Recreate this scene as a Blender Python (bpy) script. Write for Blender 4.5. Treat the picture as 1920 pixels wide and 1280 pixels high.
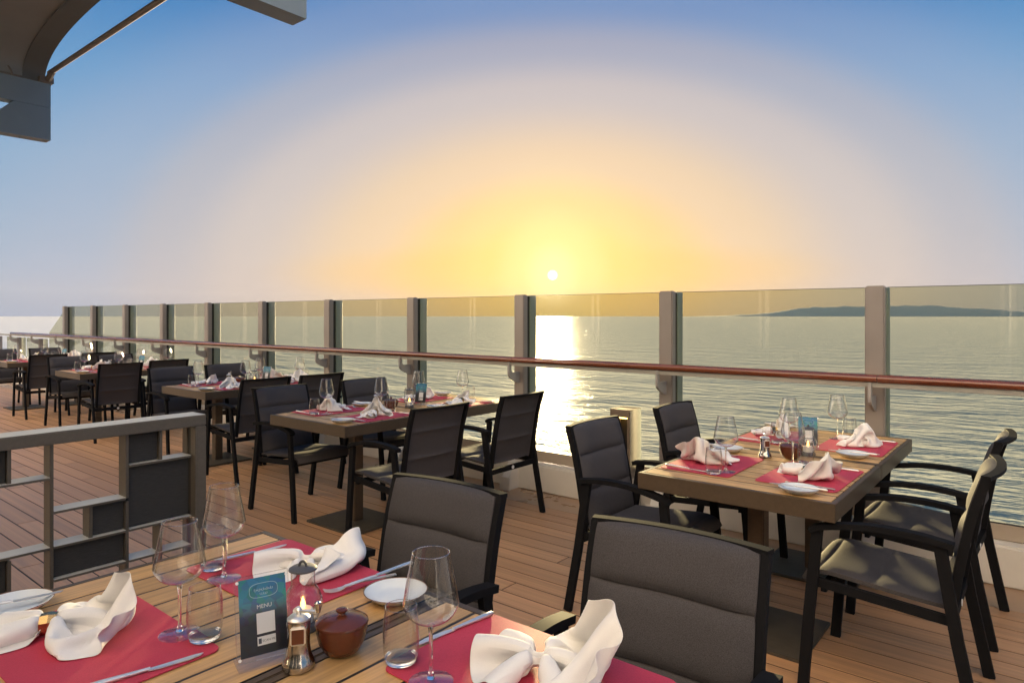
import bpy, bmesh, math, random
import numpy as np
from math import sin, cos, pi, radians, sqrt, atan2, exp
from mathutils import Vector, Matrix, noise

for o in list(bpy.data.objects):
    bpy.data.objects.remove(o, do_unlink=True)
SC = bpy.context.scene
COL = SC.collection
R = random.Random(7)

# ------------------------------------------------------------------ camera
F_PX, TH, HZ, EYE = 1261.0, radians(39.0), 592.0, 1.46
cam = bpy.data.cameras.new('camera')
cam.sensor_width = 36.0
cam.lens = 36.0 * F_PX / 1920.0
cam.shift_y = -(640.0 - HZ) / 1920.0
cam.clip_start = 0.02
cam.clip_end = 80000.0
camo = bpy.data.objects.new('camera', cam)
COL.objects.link(camo)
camo.location = (0, 0, EYE)
camo.rotation_euler = (pi / 2, 0, TH)
SC.camera = camo
FW = Vector((-sin(TH), cos(TH), 0)); RT = Vector((cos(TH), sin(TH), 0))


def at(px, py, z):
    """photo pixel on the horizontal level z -> world point"""
    d = F_PX * (EYE - z) / (py - HZ)
    p = FW * d + RT * ((px - 960.0) / F_PX * d)
    return Vector((p.x, p.y, z))


# ------------------------------------------------------------------ light
EL = math.atan(76 / F_PX)
s_h = (FW + RT * ((1036 - 960) / F_PX)).normalized()
SUN = Vector((s_h.x * cos(EL), s_h.y * cos(EL), sin(EL)))
sun_az = atan2(SUN.x, SUN.y)

EXPO = 2.4
SUN_STRENGTH, SUN_ANGLE = 5.0, 3.0
sl = bpy.data.lights.new('sun', 'SUN')
sl.energy = SUN_STRENGTH
sl.angle = radians(SUN_ANGLE)
sl.color = (1.0, 0.79, 0.54)
so = bpy.data.objects.new('sun', sl)
COL.objects.link(so)
so.rotation_euler = (-SUN).to_track_quat('-Z', 'Y').to_euler()
so.location = (0, 0, 30)

world = bpy.data.worlds.new('World')
SC.world = world
world.use_nodes = True
wt = world.node_tree
wt.nodes.clear()


def lin(r, g, b):
    f = lambda c: (c / 255 / 12.92) if c / 255 <= 0.04045 else ((c / 255 + 0.055) / 1.055) ** 2.4
    return (f(r), f(g), f(b), 1.0)


def build_world():
    N, L = wt.nodes, wt.links
    n = lambda t: N.new(t)
    out = n('ShaderNodeOutputWorld'); bg = n('ShaderNodeBackground'); bg2 = n('ShaderNodeBackground')
    add = n('ShaderNodeAddShader')
    sky = n('ShaderNodeTexSky')
    sky.sky_type = 'NISHITA'; sky.sun_disc = False
    sky.sun_elevation = EL; sky.sun_rotation = sun_az
    sky.air_density = 1.0; sky.dust_density = 2.0; sky.ozone_density = 2.0
    tc = n('ShaderNodeTexCoord')
    nrm = n('ShaderNodeVectorMath'); nrm.operation = 'NORMALIZE'
    L.new(tc.outputs['Generated'], nrm.inputs[0])
    sep = n('ShaderNodeSeparateXYZ'); L.new(nrm.outputs[0], sep.inputs[0])
    # elevation ramp (sin of elevation 0 .. 1)
    r1 = n('ShaderNodeValToRGB'); L.new(sep.outputs['Z'], r1.inputs['Fac'])
    st = [(0.0, lin(162, 184, 216)), (0.035, lin(170, 187, 213)), (0.10, lin(156, 180, 208)), (0.20, lin(136, 172, 206)),
          (0.30, lin(100, 155, 203)), (0.40, lin(52, 126, 190)), (0.62, lin(56, 124, 188)), (1.0, lin(70, 132, 192))]
    el = r1.color_ramp.elements
    el[0].position, el[0].color = st[0]
    el[1].position, el[1].color = st[-1]
    for p, c in st[1:-1]:
        e = el.new(p); e.color = c
    # angular distance to the sun, a little stretched sideways
    dif = n('ShaderNodeVectorMath'); dif.operation = 'SUBTRACT'
    L.new(nrm.outputs[0], dif.inputs[0]); dif.inputs[1].default_value = SUN

    def dist(scale):
        m = n('ShaderNodeVectorMath'); m.operation = 'MULTIPLY'
        L.new(dif.outputs[0], m.inputs[0]); m.inputs[1].default_value = scale
        l = n('ShaderNodeVectorMath'); l.operation = 'LENGTH'
        L.new(m.outputs[0], l.inputs[0])
        return l.outputs['Value']

    def ramp(src, stops):
        rr = n('ShaderNodeValToRGB'); L.new(src, rr.inputs['Fac'])
        rr.color_ramp.interpolation = 'EASE'
        e = rr.color_ramp.elements
        e[0].position, e[0].color = stops[0]
        e[1].position, e[1].color = stops[-1]
        for p, c in stops[1:-1]:
            q = e.new(p); q.color = c
        return rr

    def mixc(fac, a, b):
        m = n('ShaderNodeMix'); m.data_type = 'RGBA'
        L.new(fac, m.inputs['Factor']); L.new(a, m.inputs['A'])
        if isinstance(b, tuple):
            m.inputs['B'].default_value = b
        else:
            L.new(b, m.inputs['B'])
        return m.outputs['Result']
    g = lambda v: (v, v, v, 1)
    d_w = dist((1.0, 1.0, 1.7))
    wide = ramp(d_w, [(0.0, g(1)), (0.12, g(0.97)), (0.28, g(0.86)), (0.44, g(0.70)), (0.53, g(0.50)), (0.62, g(0.24)), (0.76, g(0.0)), (1.0, g(0))])
    wcol = ramp(d_w, [(0.0, lin(255, 214, 96)), (0.09, lin(253, 210, 104)), (0.17, lin(251, 208, 130)), (0.28, lin(242, 208, 164)),
                      (0.44, lin(224, 202, 186)), (0.54, lin(210, 190, 182)), (0.64, lin(196, 190, 204)), (1.0, lin(190, 190, 204))])
    c = mixc(wide.outputs['Color'], r1.outputs['Color'], wcol.outputs['Color'])
    # orange band low beside the sun
    d_o = dist((0.62, 0.62, 5.0))
    ob = ramp(d_o, [(0.0, g(0.6)), (0.12, g(0.45)), (0.28, g(0.0)), (1.0, g(0))])
    c = mixc(ob.outputs['Color'], c, lin(252, 198, 96))
    # dull haze bank low over the water
    hb = ramp(sep.outputs['Z'], [(0.0, g(0.95)), (0.012, g(0.96)), (0.034, g(1.0)), (1.0, g(1.0))])
    hm = n('ShaderNodeMix'); hm.data_type = 'RGBA'; hm.blend_type = 'MULTIPLY'; hm.inputs['Factor'].default_value = 1.0
    L.new(c, hm.inputs['A']); L.new(hb.outputs['Color'], hm.inputs['B']); c = hm.outputs['Result']
    # bright core round the sun
    d_c = dist((1.0, 1.0, 0.85))
    core = ramp(d_c, [(0.0, g(1)), (0.018, g(0.85)), (0.05, g(0.45)), (0.10, g(0.12)), (0.16, g(0.0)), (1.0, g(0))])
    c = mixc(core.outputs['Color'], c, lin(255, 247, 178))
    # the sun's own disc
    d_s = dist((1.0, 1.0, 1.0))
    disc = ramp(d_s, [(0.0, g(1)), (0.0062, g(1)), (0.0078, g(0)), (1.0, g(0))])
    c = mixc(disc.outputs['Color'], c, (6.0, 5.2, 4.0, 1))
    L.new(c, bg.inputs['Color']); bg.inputs['Strength'].default_value = 0.96 / 2 ** EXPO
    L.new(sky.outputs['Color'], bg2.inputs['Color']); bg2.inputs['Strength'].default_value = 0.003
    L.new(bg.outputs[0], add.inputs[0]); L.new(bg2.outputs[0], add.inputs[1])
    L.new(add.outputs[0], out.inputs['Surface'])


build_world()
SC.view_settings.view_transform = 'Standard'
SC.view_settings.look = 'None'
SC.view_settings.gamma = 1.0
SC.view_settings.exposure = EXPO
SC.view_settings.use_curve_mapping = False
SC.render.engine = 'CYCLES'
SC.cycles.max_bounces = 14
SC.cycles.diffuse_bounces = 4
SC.cycles.glossy_bounces = 6
SC.cycles.transmission_bounces = 10
SC.cycles.transparent_max_bounces = 48
SC.cycles.caustics_reflective = False
SC.cycles.caustics_refractive = False
SC.cycles.use_denoising = True
SC.cycles.sample_clamp_indirect = 6.0

# ------------------------------------------------------------------ materials
MATS = {}


def new_mat(name):
    m = bpy.data.materials.new(name); m.use_nodes = True
    nt = m.node_tree; nt.nodes.clear()
    out = nt.nodes.new('ShaderNodeOutputMaterial')
    MATS[name] = m
    return m, nt, out


def pbr(name, col, rough=0.5, metal=0.0, spec=0.5, var=0.0, vscale=8.0, bump=0.0, bscale=60.0, col2=None,
        stretch=(1, 1, 1), rnd=0.0, coat=0.0, sheen=0.0, detail=5.0, bstretch=None, rvar=0.0, coords='Object'):
    m, nt, out = new_mat(name)
    N, L = nt.nodes, nt.links
    p = N.new('ShaderNodeBsdfPrincipled')
    p.inputs['Base Color'].default_value = (*col, 1)
    p.inputs['Roughness'].default_value = rough
    p.inputs['Metallic'].default_value = metal
    p.inputs['Specular IOR Level'].default_value = spec
    p.inputs['Coat Weight'].default_value = coat
    p.inputs['Coat Roughness'].default_value = 0.12
    p.inputs['Sheen Weight'].default_value = sheen
    L.new(p.outputs[0], out.inputs['Surface'])
    tc = N.new('ShaderNodeTexCoord')
    src = tc.outputs[coords]
    oi = N.new('ShaderNodeObjectInfo')
    if rnd or var or bump:
        ad = N.new('ShaderNodeVectorMath'); ad.operation = 'MULTIPLY_ADD'
        cx = N.new('ShaderNodeCombineXYZ')
        for i in range(3):
            L.new(oi.outputs['Random'], cx.inputs[i])
        L.new(cx.outputs[0], ad.inputs[0]); ad.inputs[1].default_value = (37, 61, 13); L.new(src, ad.inputs[2])
        src = ad.outputs[0]
    if var or rnd:
        mp = N.new('ShaderNodeMapping'); mp.inputs['Scale'].default_value = stretch
        L.new(src, mp.inputs['Vector'])
        nz = N.new('ShaderNodeTexNoise'); nz.inputs['Scale'].default_value = vscale
        nz.inputs['Detail'].default_value = detail; nz.inputs['Roughness'].default_value = 0.6
        L.new(mp.outputs[0], nz.inputs['Vector'])
        mr = N.new('ShaderNodeMapRange')
        mr.inputs['From Min'].default_value = 0.28; mr.inputs['From Max'].default_value = 0.72
        L.new(nz.outputs['Fac'], mr.inputs['Value'])
        c2 = col2 or tuple(c * (1 - var) for c in col)
        mx = N.new('ShaderNodeMix'); mx.data_type = 'RGBA'
        mx.inputs['A'].default_value = (*c2, 1); mx.inputs['B'].default_value = (*col, 1)
        L.new(mr.outputs[0], mx.inputs['Factor'])
        res = mx.outputs['Result']
        if rnd:
            hs = N.new('ShaderNodeHueSaturation')
            mv = N.new('ShaderNodeMapRange')
            mv.inputs['To Min'].default_value = 1 - rnd; mv.inputs['To Max'].default_value = 1 + rnd
            L.new(oi.outputs['Random'], mv.inputs['Value']); L.new(mv.outputs[0], hs.inputs['Value'])
            L.new(res, hs.inputs['Color']); res = hs.outputs['Color']
        L.new(res, p.inputs['Base Color'])
        if rvar:
            m2 = N.new('ShaderNodeMapRange')
            m2.inputs['To Min'].default_value = rough - rvar; m2.inputs['To Max'].default_value = rough + rvar
            L.new(nz.outputs['Fac'], m2.inputs['Value']); L.new(m2.outputs[0], p.inputs['Roughness'])
    if bump:
        mp2 = N.new('ShaderNodeMapping'); mp2.inputs['Scale'].default_value = bstretch or stretch
        L.new(src, mp2.inputs['Vector'])
        n2 = N.new('ShaderNodeTexNoise'); n2.inputs['Scale'].default_value = bscale; n2.inputs['Detail'].default_value = 4
        L.new(mp2.outputs[0], n2.inputs['Vector'])
        b = N.new('ShaderNodeBump'); b.inputs['Strength'].default_value = bump; b.inputs['Distance'].default_value = 0.002
        L.new(n2.outputs['Fac'], b.inputs['Height']); L.new(b.outputs[0], p.inputs['Normal'])
    return m


def thin_glass(name, tint, ior=1.45, rough=0.0, gain=1.0, power=5.0):
    m, nt, out = new_mat(name)
    N, L = nt.nodes, nt.links
    t = N.new('ShaderNodeBsdfTransparent'); t.inputs[0].default_value = (*tint, 1)
    g = N.new('ShaderNodeBsdfGlossy'); g.inputs['Roughness'].default_value = rough
    lw = N.new('ShaderNodeLayerWeight'); lw.inputs['Blend'].default_value = 0.5
    pw = N.new('ShaderNodeMath'); pw.operation = 'POWER'; pw.inputs[1].default_value = power; L.new(lw.outputs['Facing'], pw.inputs[0])
    r0 = ((ior - 1) / (ior + 1)) ** 2 * gain
    mm = N.new('ShaderNodeMath'); mm.operation = 'MULTIPLY_ADD'; mm.inputs[1].default_value = 1 - r0; mm.inputs[2].default_value = r0; mm.use_clamp = True
    L.new(pw.outputs[0], mm.inputs[0])
    x = N.new('ShaderNodeMixShader'); L.new(mm.outputs[0], x.inputs[0])
    L.new(t.outputs[0], x.inputs[1]); L.new(g.outputs[0], x.inputs[2]); L.new(x.outputs[0], out.inputs['Surface'])
    return m


def real_glass(name, tint=(1, 1, 1), ior=1.45):
    m, nt, out = new_mat(name)
    g = nt.nodes.new('ShaderNodeBsdfGlass'); g.inputs['Color'].default_value = (*tint, 1); g.inputs['IOR'].default_value = ior
    g.inputs['Roughness'].default_value = 0.0
    nt.links.new(g.outputs[0], out.inputs['Surface'])
    return m


def emit(name, col, s):
    m, nt, out = new_mat(name)
    e = nt.nodes.new('ShaderNodeEmission'); e.inputs[0].default_value = (*col, 1); e.inputs[1].default_value = s
    nt.links.new(e.outputs[0], out.inputs['Surface'])
    return m


pbr('plank', (0.60, 0.335, 0.175), 0.45, var=0.35, vscale=6, stretch=(0.35, 6, 6), rnd=0.13, bump=0.35, bscale=30, rvar=0.1)
pbr('caulk', (0.018, 0.016, 0.016), 0.7)
pbr('waterway', (0.42, 0.26, 0.155), 0.3, var=0.35, vscale=2.2, bump=0.1, bscale=4, rvar=0.18)
pbr('teak', (0.66, 0.395, 0.165), 0.38, var=0.45, vscale=5, stretch=(0.6, 14, 14), rnd=0.14, bump=0.25, bscale=24, rvar=0.08)
pbr('bronze', (0.085, 0.058, 0.037), 0.48, var=0.2, vscale=60, bump=0.15, bscale=500)
pbr('darkbase', (0.075, 0.063, 0.05), 0.55, var=0.35, vscale=12, bump=0.15, bscale=300)
pbr('black_metal', (0.011, 0.011, 0.013), 0.78, spec=0.08, var=0.15, vscale=30, bump=0.06, bscale=600)
pbr('textile', (0.088, 0.082, 0.088), 0.8, var=0.45, vscale=420, bump=0.5, bscale=700, sheen=0.0, detail=2, spec=0.12)
pbr('white_dot', (0.7, 0.7, 0.7), 0.4)
pbr('mat_red', (0.56, 0.055, 0.10), 0.6, spec=0.25, var=0.18, vscale=300, bump=0.4, bscale=700, rnd=0.06)
pbr('linen', (0.83, 0.81, 0.79), 0.85, var=0.05, vscale=500, bump=0.25, bscale=900, sheen=0.15)
pbr('china', (0.72, 0.76, 0.78), 0.12, var=0.03, vscale=20)
pbr('china_rim', (0.20, 0.11, 0.07), 0.3)
pbr('steel', (0.86, 0.83, 0.79), 0.34, metal=0.8)
pbr('brushed', (0.60, 0.60, 0.60), 0.22, metal=1.0, var=0.12, vscale=20, stretch=(8, 8, 0.3))
pbr('pewter', (0.50, 0.47, 0.44), 0.14, metal=1.0, var=0.15, vscale=12)
pbr('brass', (0.42, 0.28, 0.13), 0.22, metal=1.0)
pbr('post_grey', (0.27, 0.245, 0.235), 0.45, metal=0.25, var=0.12, vscale=5, bump=0.06, bscale=500)
pbr('bollard_paint', (0.22, 0.17, 0.13), 0.4, metal=0.4)
pbr('rear_reflection_blue', (0.42, 0.48, 0.52), 0.6)  # blue of the reflection in the glass put into the backlit rear post's colour
pbr('gasket', (0.012, 0.012, 0.014), 0.5)
pbr('white_paint', (0.72, 0.68, 0.62), 0.38, var=0.12, vscale=3.5, bump=0.12, bscale=14)
pbr('bracket_grey', (0.30, 0.29, 0.285), 0.4)
pbr('channel_tan', (0.40, 0.33, 0.26), 0.5, var=0.15, vscale=5)
pbr('mahogany', (0.20, 0.052, 0.022), 0.22, var=0.5, vscale=5, stretch=(0.4, 12, 12), coat=0.6)
pbr('frosted_strip', (0.36, 0.35, 0.32), 0.5, var=0.25, vscale=6)
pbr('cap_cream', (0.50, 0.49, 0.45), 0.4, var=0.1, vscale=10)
pbr('screen_metal', (0.105, 0.092, 0.076), 0.36, var=0.2, vscale=90, bump=0.12, bscale=700)
pbr('screen_cloth', (0.04, 0.04, 0.041), 0.8, var=0.5, vscale=90, stretch=(1, 0.5, 8), bump=0.5, bscale=160, bstretch=(1, 0.3, 4))
pbr('ceramic_brown', (0.125, 0.032, 0.014), 0.22, var=0.25, vscale=30, bump=0.1, bscale=90, coat=0.2)
pbr('lid_grey', (0.075, 0.075, 0.085), 0.5)
pbr('candle_white', (0.8, 0.78, 0.74), 0.5)
pbr('canopy_cloth', (0.27, 0.28, 0.29), 0.8, var=0.2, vscale=2.0, bump=0.2, bscale=200)
pbr('canopy_edge', (0.15, 0.153, 0.153), 0.8, var=0.2, vscale=2.0)
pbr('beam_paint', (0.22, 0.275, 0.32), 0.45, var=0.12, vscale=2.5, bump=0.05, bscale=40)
pbr('rod_metal', (0.17, 0.14, 0.125), 0.5)
pbr('hull_white', (0.82, 0.82, 0.83), 0.5, var=0.05, vscale=1.0)
pbr('hill', (0.86, 0.80, 0.72), 0.9, var=0.15, vscale=0.0006)
pbr('dark_window', (0.02, 0.022, 0.025), 0.05)
pbr('grinder_black', (0.02, 0.02, 0.02), 0.4)
pbr('shirt_blue', (0.30, 0.42, 0.72), 0.8, var=0.3, vscale=30)
thin_glass('wine_glass', (0.975, 0.975, 0.975), 1.5, gain=0.8, power=3.0)
thin_glass('screen_glass', (0.795, 0.79, 0.67), 1.5, gain=0.5)
thin_glass('rim_glass', (0.95, 0.95, 0.95), 1.5, rough=0.08, gain=9.0, power=2.0)
thin_glass('acrylic', (0.97, 0.97, 0.98), 1.45)
real_glass('solid_glass')
emit('flame', (1.0, 0.42, 0.08), 2.2)
emit('lamp_amber', (1.0, 0.55, 0.12), 2.5)
pbr('print_white', (0.62, 0.63, 0.66), 0.5)
pbr('print_ink', (0.06, 0.07, 0.10), 0.5)
pbr('print_pale', (0.42, 0.55, 0.62), 0.5)


def poster_mat():
    m, nt, out = new_mat('poster')
    N, L = nt.nodes, nt.links
    p = N.new('ShaderNodeBsdfPrincipled'); p.inputs['Roughness'].default_value = 0.35
    L.new(p.outputs[0], out.inputs['Surface'])
    tc = N.new('ShaderNodeTexCoord'); sp = N.new('ShaderNodeSeparateXYZ'); L.new(tc.outputs['Object'], sp.inputs[0])
    nz = N.new('ShaderNodeTexNoise'); nz.inputs['Scale'].default_value = 38; nz.inputs['Detail'].default_value = 3
    L.new(tc.outputs['Object'], nz.inputs['Vector'])
    ad = N.new('ShaderNodeMath'); ad.operation = 'MULTIPLY_ADD'; ad.inputs[1].default_value = 0.012
    L.new(nz.outputs['Fac'], ad.inputs[0]); L.new(sp.outputs['Z'], ad.inputs[2])
    mr = N.new('ShaderNodeMapRange'); mr.inputs['From Min'].default_value = 0.0; mr.inputs['From Max'].default_value = 0.15
    L.new(ad.outputs[0], mr.inputs['Value'])
    r = N.new('ShaderNodeValToRGB'); L.new(mr.outputs[0], r.inputs['Fac'])
    e = r.color_ramp.elements
    e[0].position, e[0].color = 0.0, (0.012, 0.012, 0.02, 1)
    e[1].position, e[1].color = 1.0, (0.03, 0.20, 0.34, 1)
    for q, c in ((0.45, (0.02, 0.02, 0.035, 1)), (0.56, (0.05, 0.06, 0.10, 1)), (0.62, (0.08, 0.14, 0.20, 1)), (0.78, (0.05, 0.26, 0.38, 1))):
        z = e.new(q); z.color = c
    n2 = N.new('ShaderNodeTexVoronoi'); n2.inputs['Scale'].default_value = 70
    L.new(tc.outputs['Object'], n2.inputs['Vector'])
    mul = N.new('ShaderNodeMix'); mul.data_type = 'RGBA'; mul.blend_type = 'MULTIPLY'; mul.inputs['Factor'].default_value = 0.45
    L.new(r.outputs['Color'], mul.inputs['A']); L.new(n2.outputs['Color'], mul.inputs['B'])
    L.new(mul.outputs['Result'], p.inputs['Base Color'])


poster_mat()


def sea_mat():
    m, nt, out = new_mat('sea')
    N, L = nt.nodes, nt.links
    p = N.new('ShaderNodeBsdfPrincipled')
    p.inputs['Base Color'].default_value = (0.22, 0.26, 0.26, 1)
    p.inputs['Roughness'].default_value = 1.0
    p.inputs['Specular IOR Level'].default_value = 0.0
    p.inputs['IOR'].default_value = 1.33
    g = N.new('ShaderNodeBsdfGlossy'); g.inputs['Roughness'].default_value = 0.92
    g2 = N.new('ShaderNodeBsdfGlossy'); g2.inputs['Roughness'].default_value = 0.17
    for q in (g, g2):
        q.inputs['Color'].default_value = (0.97, 0.97, 0.97, 1)
    mg = N.new('ShaderNodeMixShader'); mg.inputs[0].default_value = 0.035
    L.new(g.outputs[0], mg.inputs[1]); L.new(g2.outputs[0], mg.inputs[2])
    mix = N.new('ShaderNodeMixShader'); mix.inputs[0].default_value = 0.42
    L.new(p.outputs[0], mix.inputs[1]); L.new(mg.outputs[0], mix.inputs[2]); L.new(mix.outputs[0], out.inputs['Surface'])
    tc = N.new('ShaderNodeTexCoord')

    def nz(scale, stretch, rot, det):
        mp = N.new('ShaderNodeMapping'); mp.inputs['Scale'].default_value = stretch; mp.inputs['Rotation'].default_value = (0, 0, rot)
        L.new(tc.outputs['Object'], mp.inputs['Vector'])
        t = N.new('ShaderNodeTexNoise'); t.inputs['Scale'].default_value = scale; t.inputs['Detail'].default_value = det
        t.inputs['Roughness'].default_value = 0.55
        L.new(mp.outputs[0], t.inputs['Vector'])
        return t.outputs['Fac']
    a = nz(0.10, (0.4, 1.0, 1), 0.70, 3); b = nz(0.38, (0.35, 1.0, 1), 0.62, 4); c = nz(1.5, (0.5, 1.0, 1), 0.9, 3)
    m1 = N.new('ShaderNodeMath'); m1.operation = 'MULTIPLY'; m1.inputs[1].default_value = 1.6; L.new(a, m1.inputs[0])
    m2 = N.new('ShaderNodeMath'); m2.operation = 'MULTIPLY_ADD'; m2.inputs[1].default_value = 0.9; L.new(b, m2.inputs[0]); L.new(m1.outputs[0], m2.inputs[2])
    m3 = N.new('ShaderNodeMath'); m3.operation = 'MULTIPLY_ADD'; m3.inputs[1].default_value = 0.16; L.new(c, m3.inputs[0]); L.new(m2.outputs[0], m3.inputs[2])
    bp = N.new('ShaderNodeBump'); bp.inputs['Strength'].default_value = 1.0; bp.inputs['Distance'].default_value = 1.3
    L.new(m3.outputs[0], bp.inputs['Height'])
    L.new(bp.outputs[0], p.inputs['Normal']); L.new(bp.outputs[0], g.inputs['Normal']); L.new(bp.outputs[0], g2.inputs['Normal'])


sea_mat()

# ------------------------------------------------------------------ mesh helpers


def obj(name, me, mat=None, parent=None, loc=(0, 0, 0), rot=(0, 0, 0)):
    o = bpy.data.objects.new(name, me)
    COL.objects.link(o)
    if mat and me is not None and not me.materials:
        me.materials.append(MATS[mat])
    o.location = loc; o.rotation_euler = rot
    if parent is not None:
        o.parent = parent
    return o


def empty(name, loc=(0, 0, 0), rz=0.0):
    o = bpy.data.objects.new(name, None)
    o.empty_display_size = 0.1
    COL.objects.link(o); o.location = loc; o.rotation_euler = (0, 0, rz)
    return o


def tag(o, label, cat, group=None):
    o['label'] = label; o['category'] = cat
    if group:
        o['group'] = group
    return o


def struct(o):
    o['kind'] = 'structure'
    return o


def fin(bm, name, smooth=False, bevel=0.0, seg=2):
    if bevel:
        bmesh.ops.bevel(bm, geom=[e for e in bm.edges if e.is_manifold and e.calc_face_angle(0) > 0.6], offset=bevel, segments=seg, affect='EDGES', clamp_overlap=True)
    bmesh.ops.recalc_face_normals(bm, faces=bm.faces)
    me = bpy.data.meshes.new(name); bm.to_mesh(me); bm.free()
    if smooth:
        for p in me.polygons:
            p.use_smooth = True
        try:
            me.set_sharp_from_angle(angle=radians(38))
        except Exception:
            pass
    return me


def bbox(bm, c, s, rz=0.0):
    """axis box centred at c with size s"""
    r = bmesh.ops.create_cube(bm, size=1.0)
    M = Matrix.Translation(c) @ Matrix.Rotation(rz, 4, 'Z') @ Matrix.Diagonal((*s, 1))
    bmesh.ops.transform(bm, matrix=M, verts=r['verts'])
    return r['verts']


def box_me(name, c, s, bevel=0.0, smooth=False):
    bm = bmesh.new(); bbox(bm, c, s)
    return fin(bm, name, smooth or bevel > 0, bevel)


def beam(bm, a, b, w, d, side=(0, 1, 0)):
    """rectangular bar from a to b; w along 'side', d across"""
    a, b = Vector(a), Vector(b)
    t = (b - a).normalized(); s = Vector(side); s = (s - t * s.dot(t)).normalized(); u = t.cross(s)
    vs = []
    for p in (a, b):
        for i, j in ((-1, -1), (1, -1), (1, 1), (-1, 1)):
            vs.append(bm.verts.new(p + s * (i * w / 2) + u * (j * d / 2)))
    for f in ((0, 1, 2, 3), (7, 6, 5, 4), (0, 4, 5, 1), (1, 5, 6, 2), (2, 6, 7, 3), (3, 7, 4, 0)):
        bm.faces.new([vs[k] for k in f])


def sweep(bm, pts, w, d, side=(0, 1, 0), cap=True):
    """rectangular section swept along points"""
    pts = [Vector(p) for p in pts]; rings = []
    for i, p in enumerate(pts):
        t = (pts[min(i + 1, len(pts) - 1)] - pts[max(i - 1, 0)]).normalized()
        s = Vector(side); s = (s - t * s.dot(t)).normalized(); u = t.cross(s)
        ww = w[i] if isinstance(w, (list, tuple)) else w
        rings.append([bm.verts.new(p + s * (a * ww / 2) + u * (b * d / 2)) for a, b in ((-1, -1), (1, -1), (1, 1), (-1, 1))])
    for r0, r1 in zip(rings, rings[1:]):
        for k in range(4):
            bm.faces.new((r0[k], r0[(k + 1) % 4], r1[(k + 1) % 4], r1[k]))
    if cap:
        bm.faces.new(rings[0][::-1]); bm.faces.new(rings[-1])


def tube(bm, pts, rad, n=10, cap=True):
    pts = [Vector(p) for p in pts]; rings = []
    up0 = None
    for i, p in enumerate(pts):
        t = (pts[min(i + 1, len(pts) - 1)] - pts[max(i - 1, 0)]).normalized()
        if up0 is None:
            up0 = Vector((0, 0, 1)) if abs(t.z) < 0.9 else Vector((1, 0, 0))
        s = (up0 - t * up0.dot(t)).normalized(); u = t.cross(s); up0 = s
        r = rad[i] if isinstance(rad, (list, tuple)) else rad
        rings.append([bm.verts.new(p + s * (r * cos(2 * pi * k / n)) + u * (r * sin(2 * pi * k / n))) for k in range(n)])
    for r0, r1 in zip(rings, rings[1:]):
        for k in range(n):
            bm.faces.new((r0[k], r0[(k + 1) % n], r1[(k + 1) % n], r1[k]))
    if cap:
        bm.faces.new(rings[0][::-1]); bm.faces.new(rings[-1])


def lathe(bm, prof, n=36, c=(0, 0)):
    rings = []
    for r, z in prof:
        if r < 1e-6:
            rings.append([bm.verts.new((c[0], c[1], z))])
        else:
            rings.append([bm.verts.new((c[0] + r * cos(2 * pi * k / n), c[1] + r * sin(2 * pi * k / n), z)) for k in range(n)])
    for a, b in zip(rings, rings[1:]):
        for k in range(n):
            k2 = (k + 1) % n
            if len(a) == 1 and len(b) == 1:
                continue
            if len(a) == 1:
                bm.faces.new((a[0], b[k2], b[k]))
            elif len(b) == 1:
                bm.faces.new((a[k], a[k2], b[0]))
            else:
                bm.faces.new((a[k], a[k2], b[k2], b[k]))


def lathe_me(name, prof, n=36):
    bm = bmesh.new(); lathe(bm, prof, n)
    return fin(bm, name, True)


def spline(pts, n):
    """Catmull-Rom through pts"""
    P = [Vector(p) for p in pts]; P = [2 * P[0] - P[1]] + P + [2 * P[-1] - P[-2]]
    out = []
    segs = len(P) - 3
    for i in range(n + 1):
        t = i / n * segs; k = min(int(t), segs - 1); t -= k
        a, b, c, d = P[k:k + 4]
        out.append(0.5 * (2 * b + (c - a) * t + (2 * a - 5 * b + 4 * c - d) * t * t + (3 * b - a - 3 * c + d) * t ** 3))
    return out


def grid_faces(bm, rows):
    V = [[bm.verts.new(p) for p in r] for r in rows]
    for i in range(len(V) - 1):
        for j in range(len(V[0]) - 1):
            bm.faces.new((V[i][j], V[i + 1][j], V[i + 1][j + 1], V[i][j + 1]))
    return V


def slab(name, top, thick_fn, smooth=True):
    """closed sheet: grid of points + offset normals"""
    bm = bmesh.new()
    n, m = len(top), len(top[0])
    bot = []
    for i in range(n):
        r = []
        for j in range(m):
            du = top[min(i + 1, n - 1)][j] - top[max(i - 1, 0)][j]; dv = top[i][min(j + 1, m - 1)] - top[i][max(j - 1, 0)]
            nn = du.cross(dv).normalized()
            r.append(top[i][j] - nn * thick_fn(i / (n - 1), j / (m - 1)))
        bot.append(r)
    A = grid_faces(bm, top); B = grid_faces(bm, [r for r in bot])
    for i in range(n - 1):
        bm.faces.new((A[i][0], B[i][0], B[i + 1][0], A[i + 1][0])); bm.faces.new((A[i][-1], A[i + 1][-1], B[i + 1][-1], B[i][-1]))
    for j in range(m - 1):
        bm.faces.new((A[0][j], A[0][j + 1], B[0][j + 1], B[0][j])); bm.faces.new((A[-1][j], B[-1][j], B[-1][j + 1], A[-1][j + 1]))
    return fin(bm, name, smooth)


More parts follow.
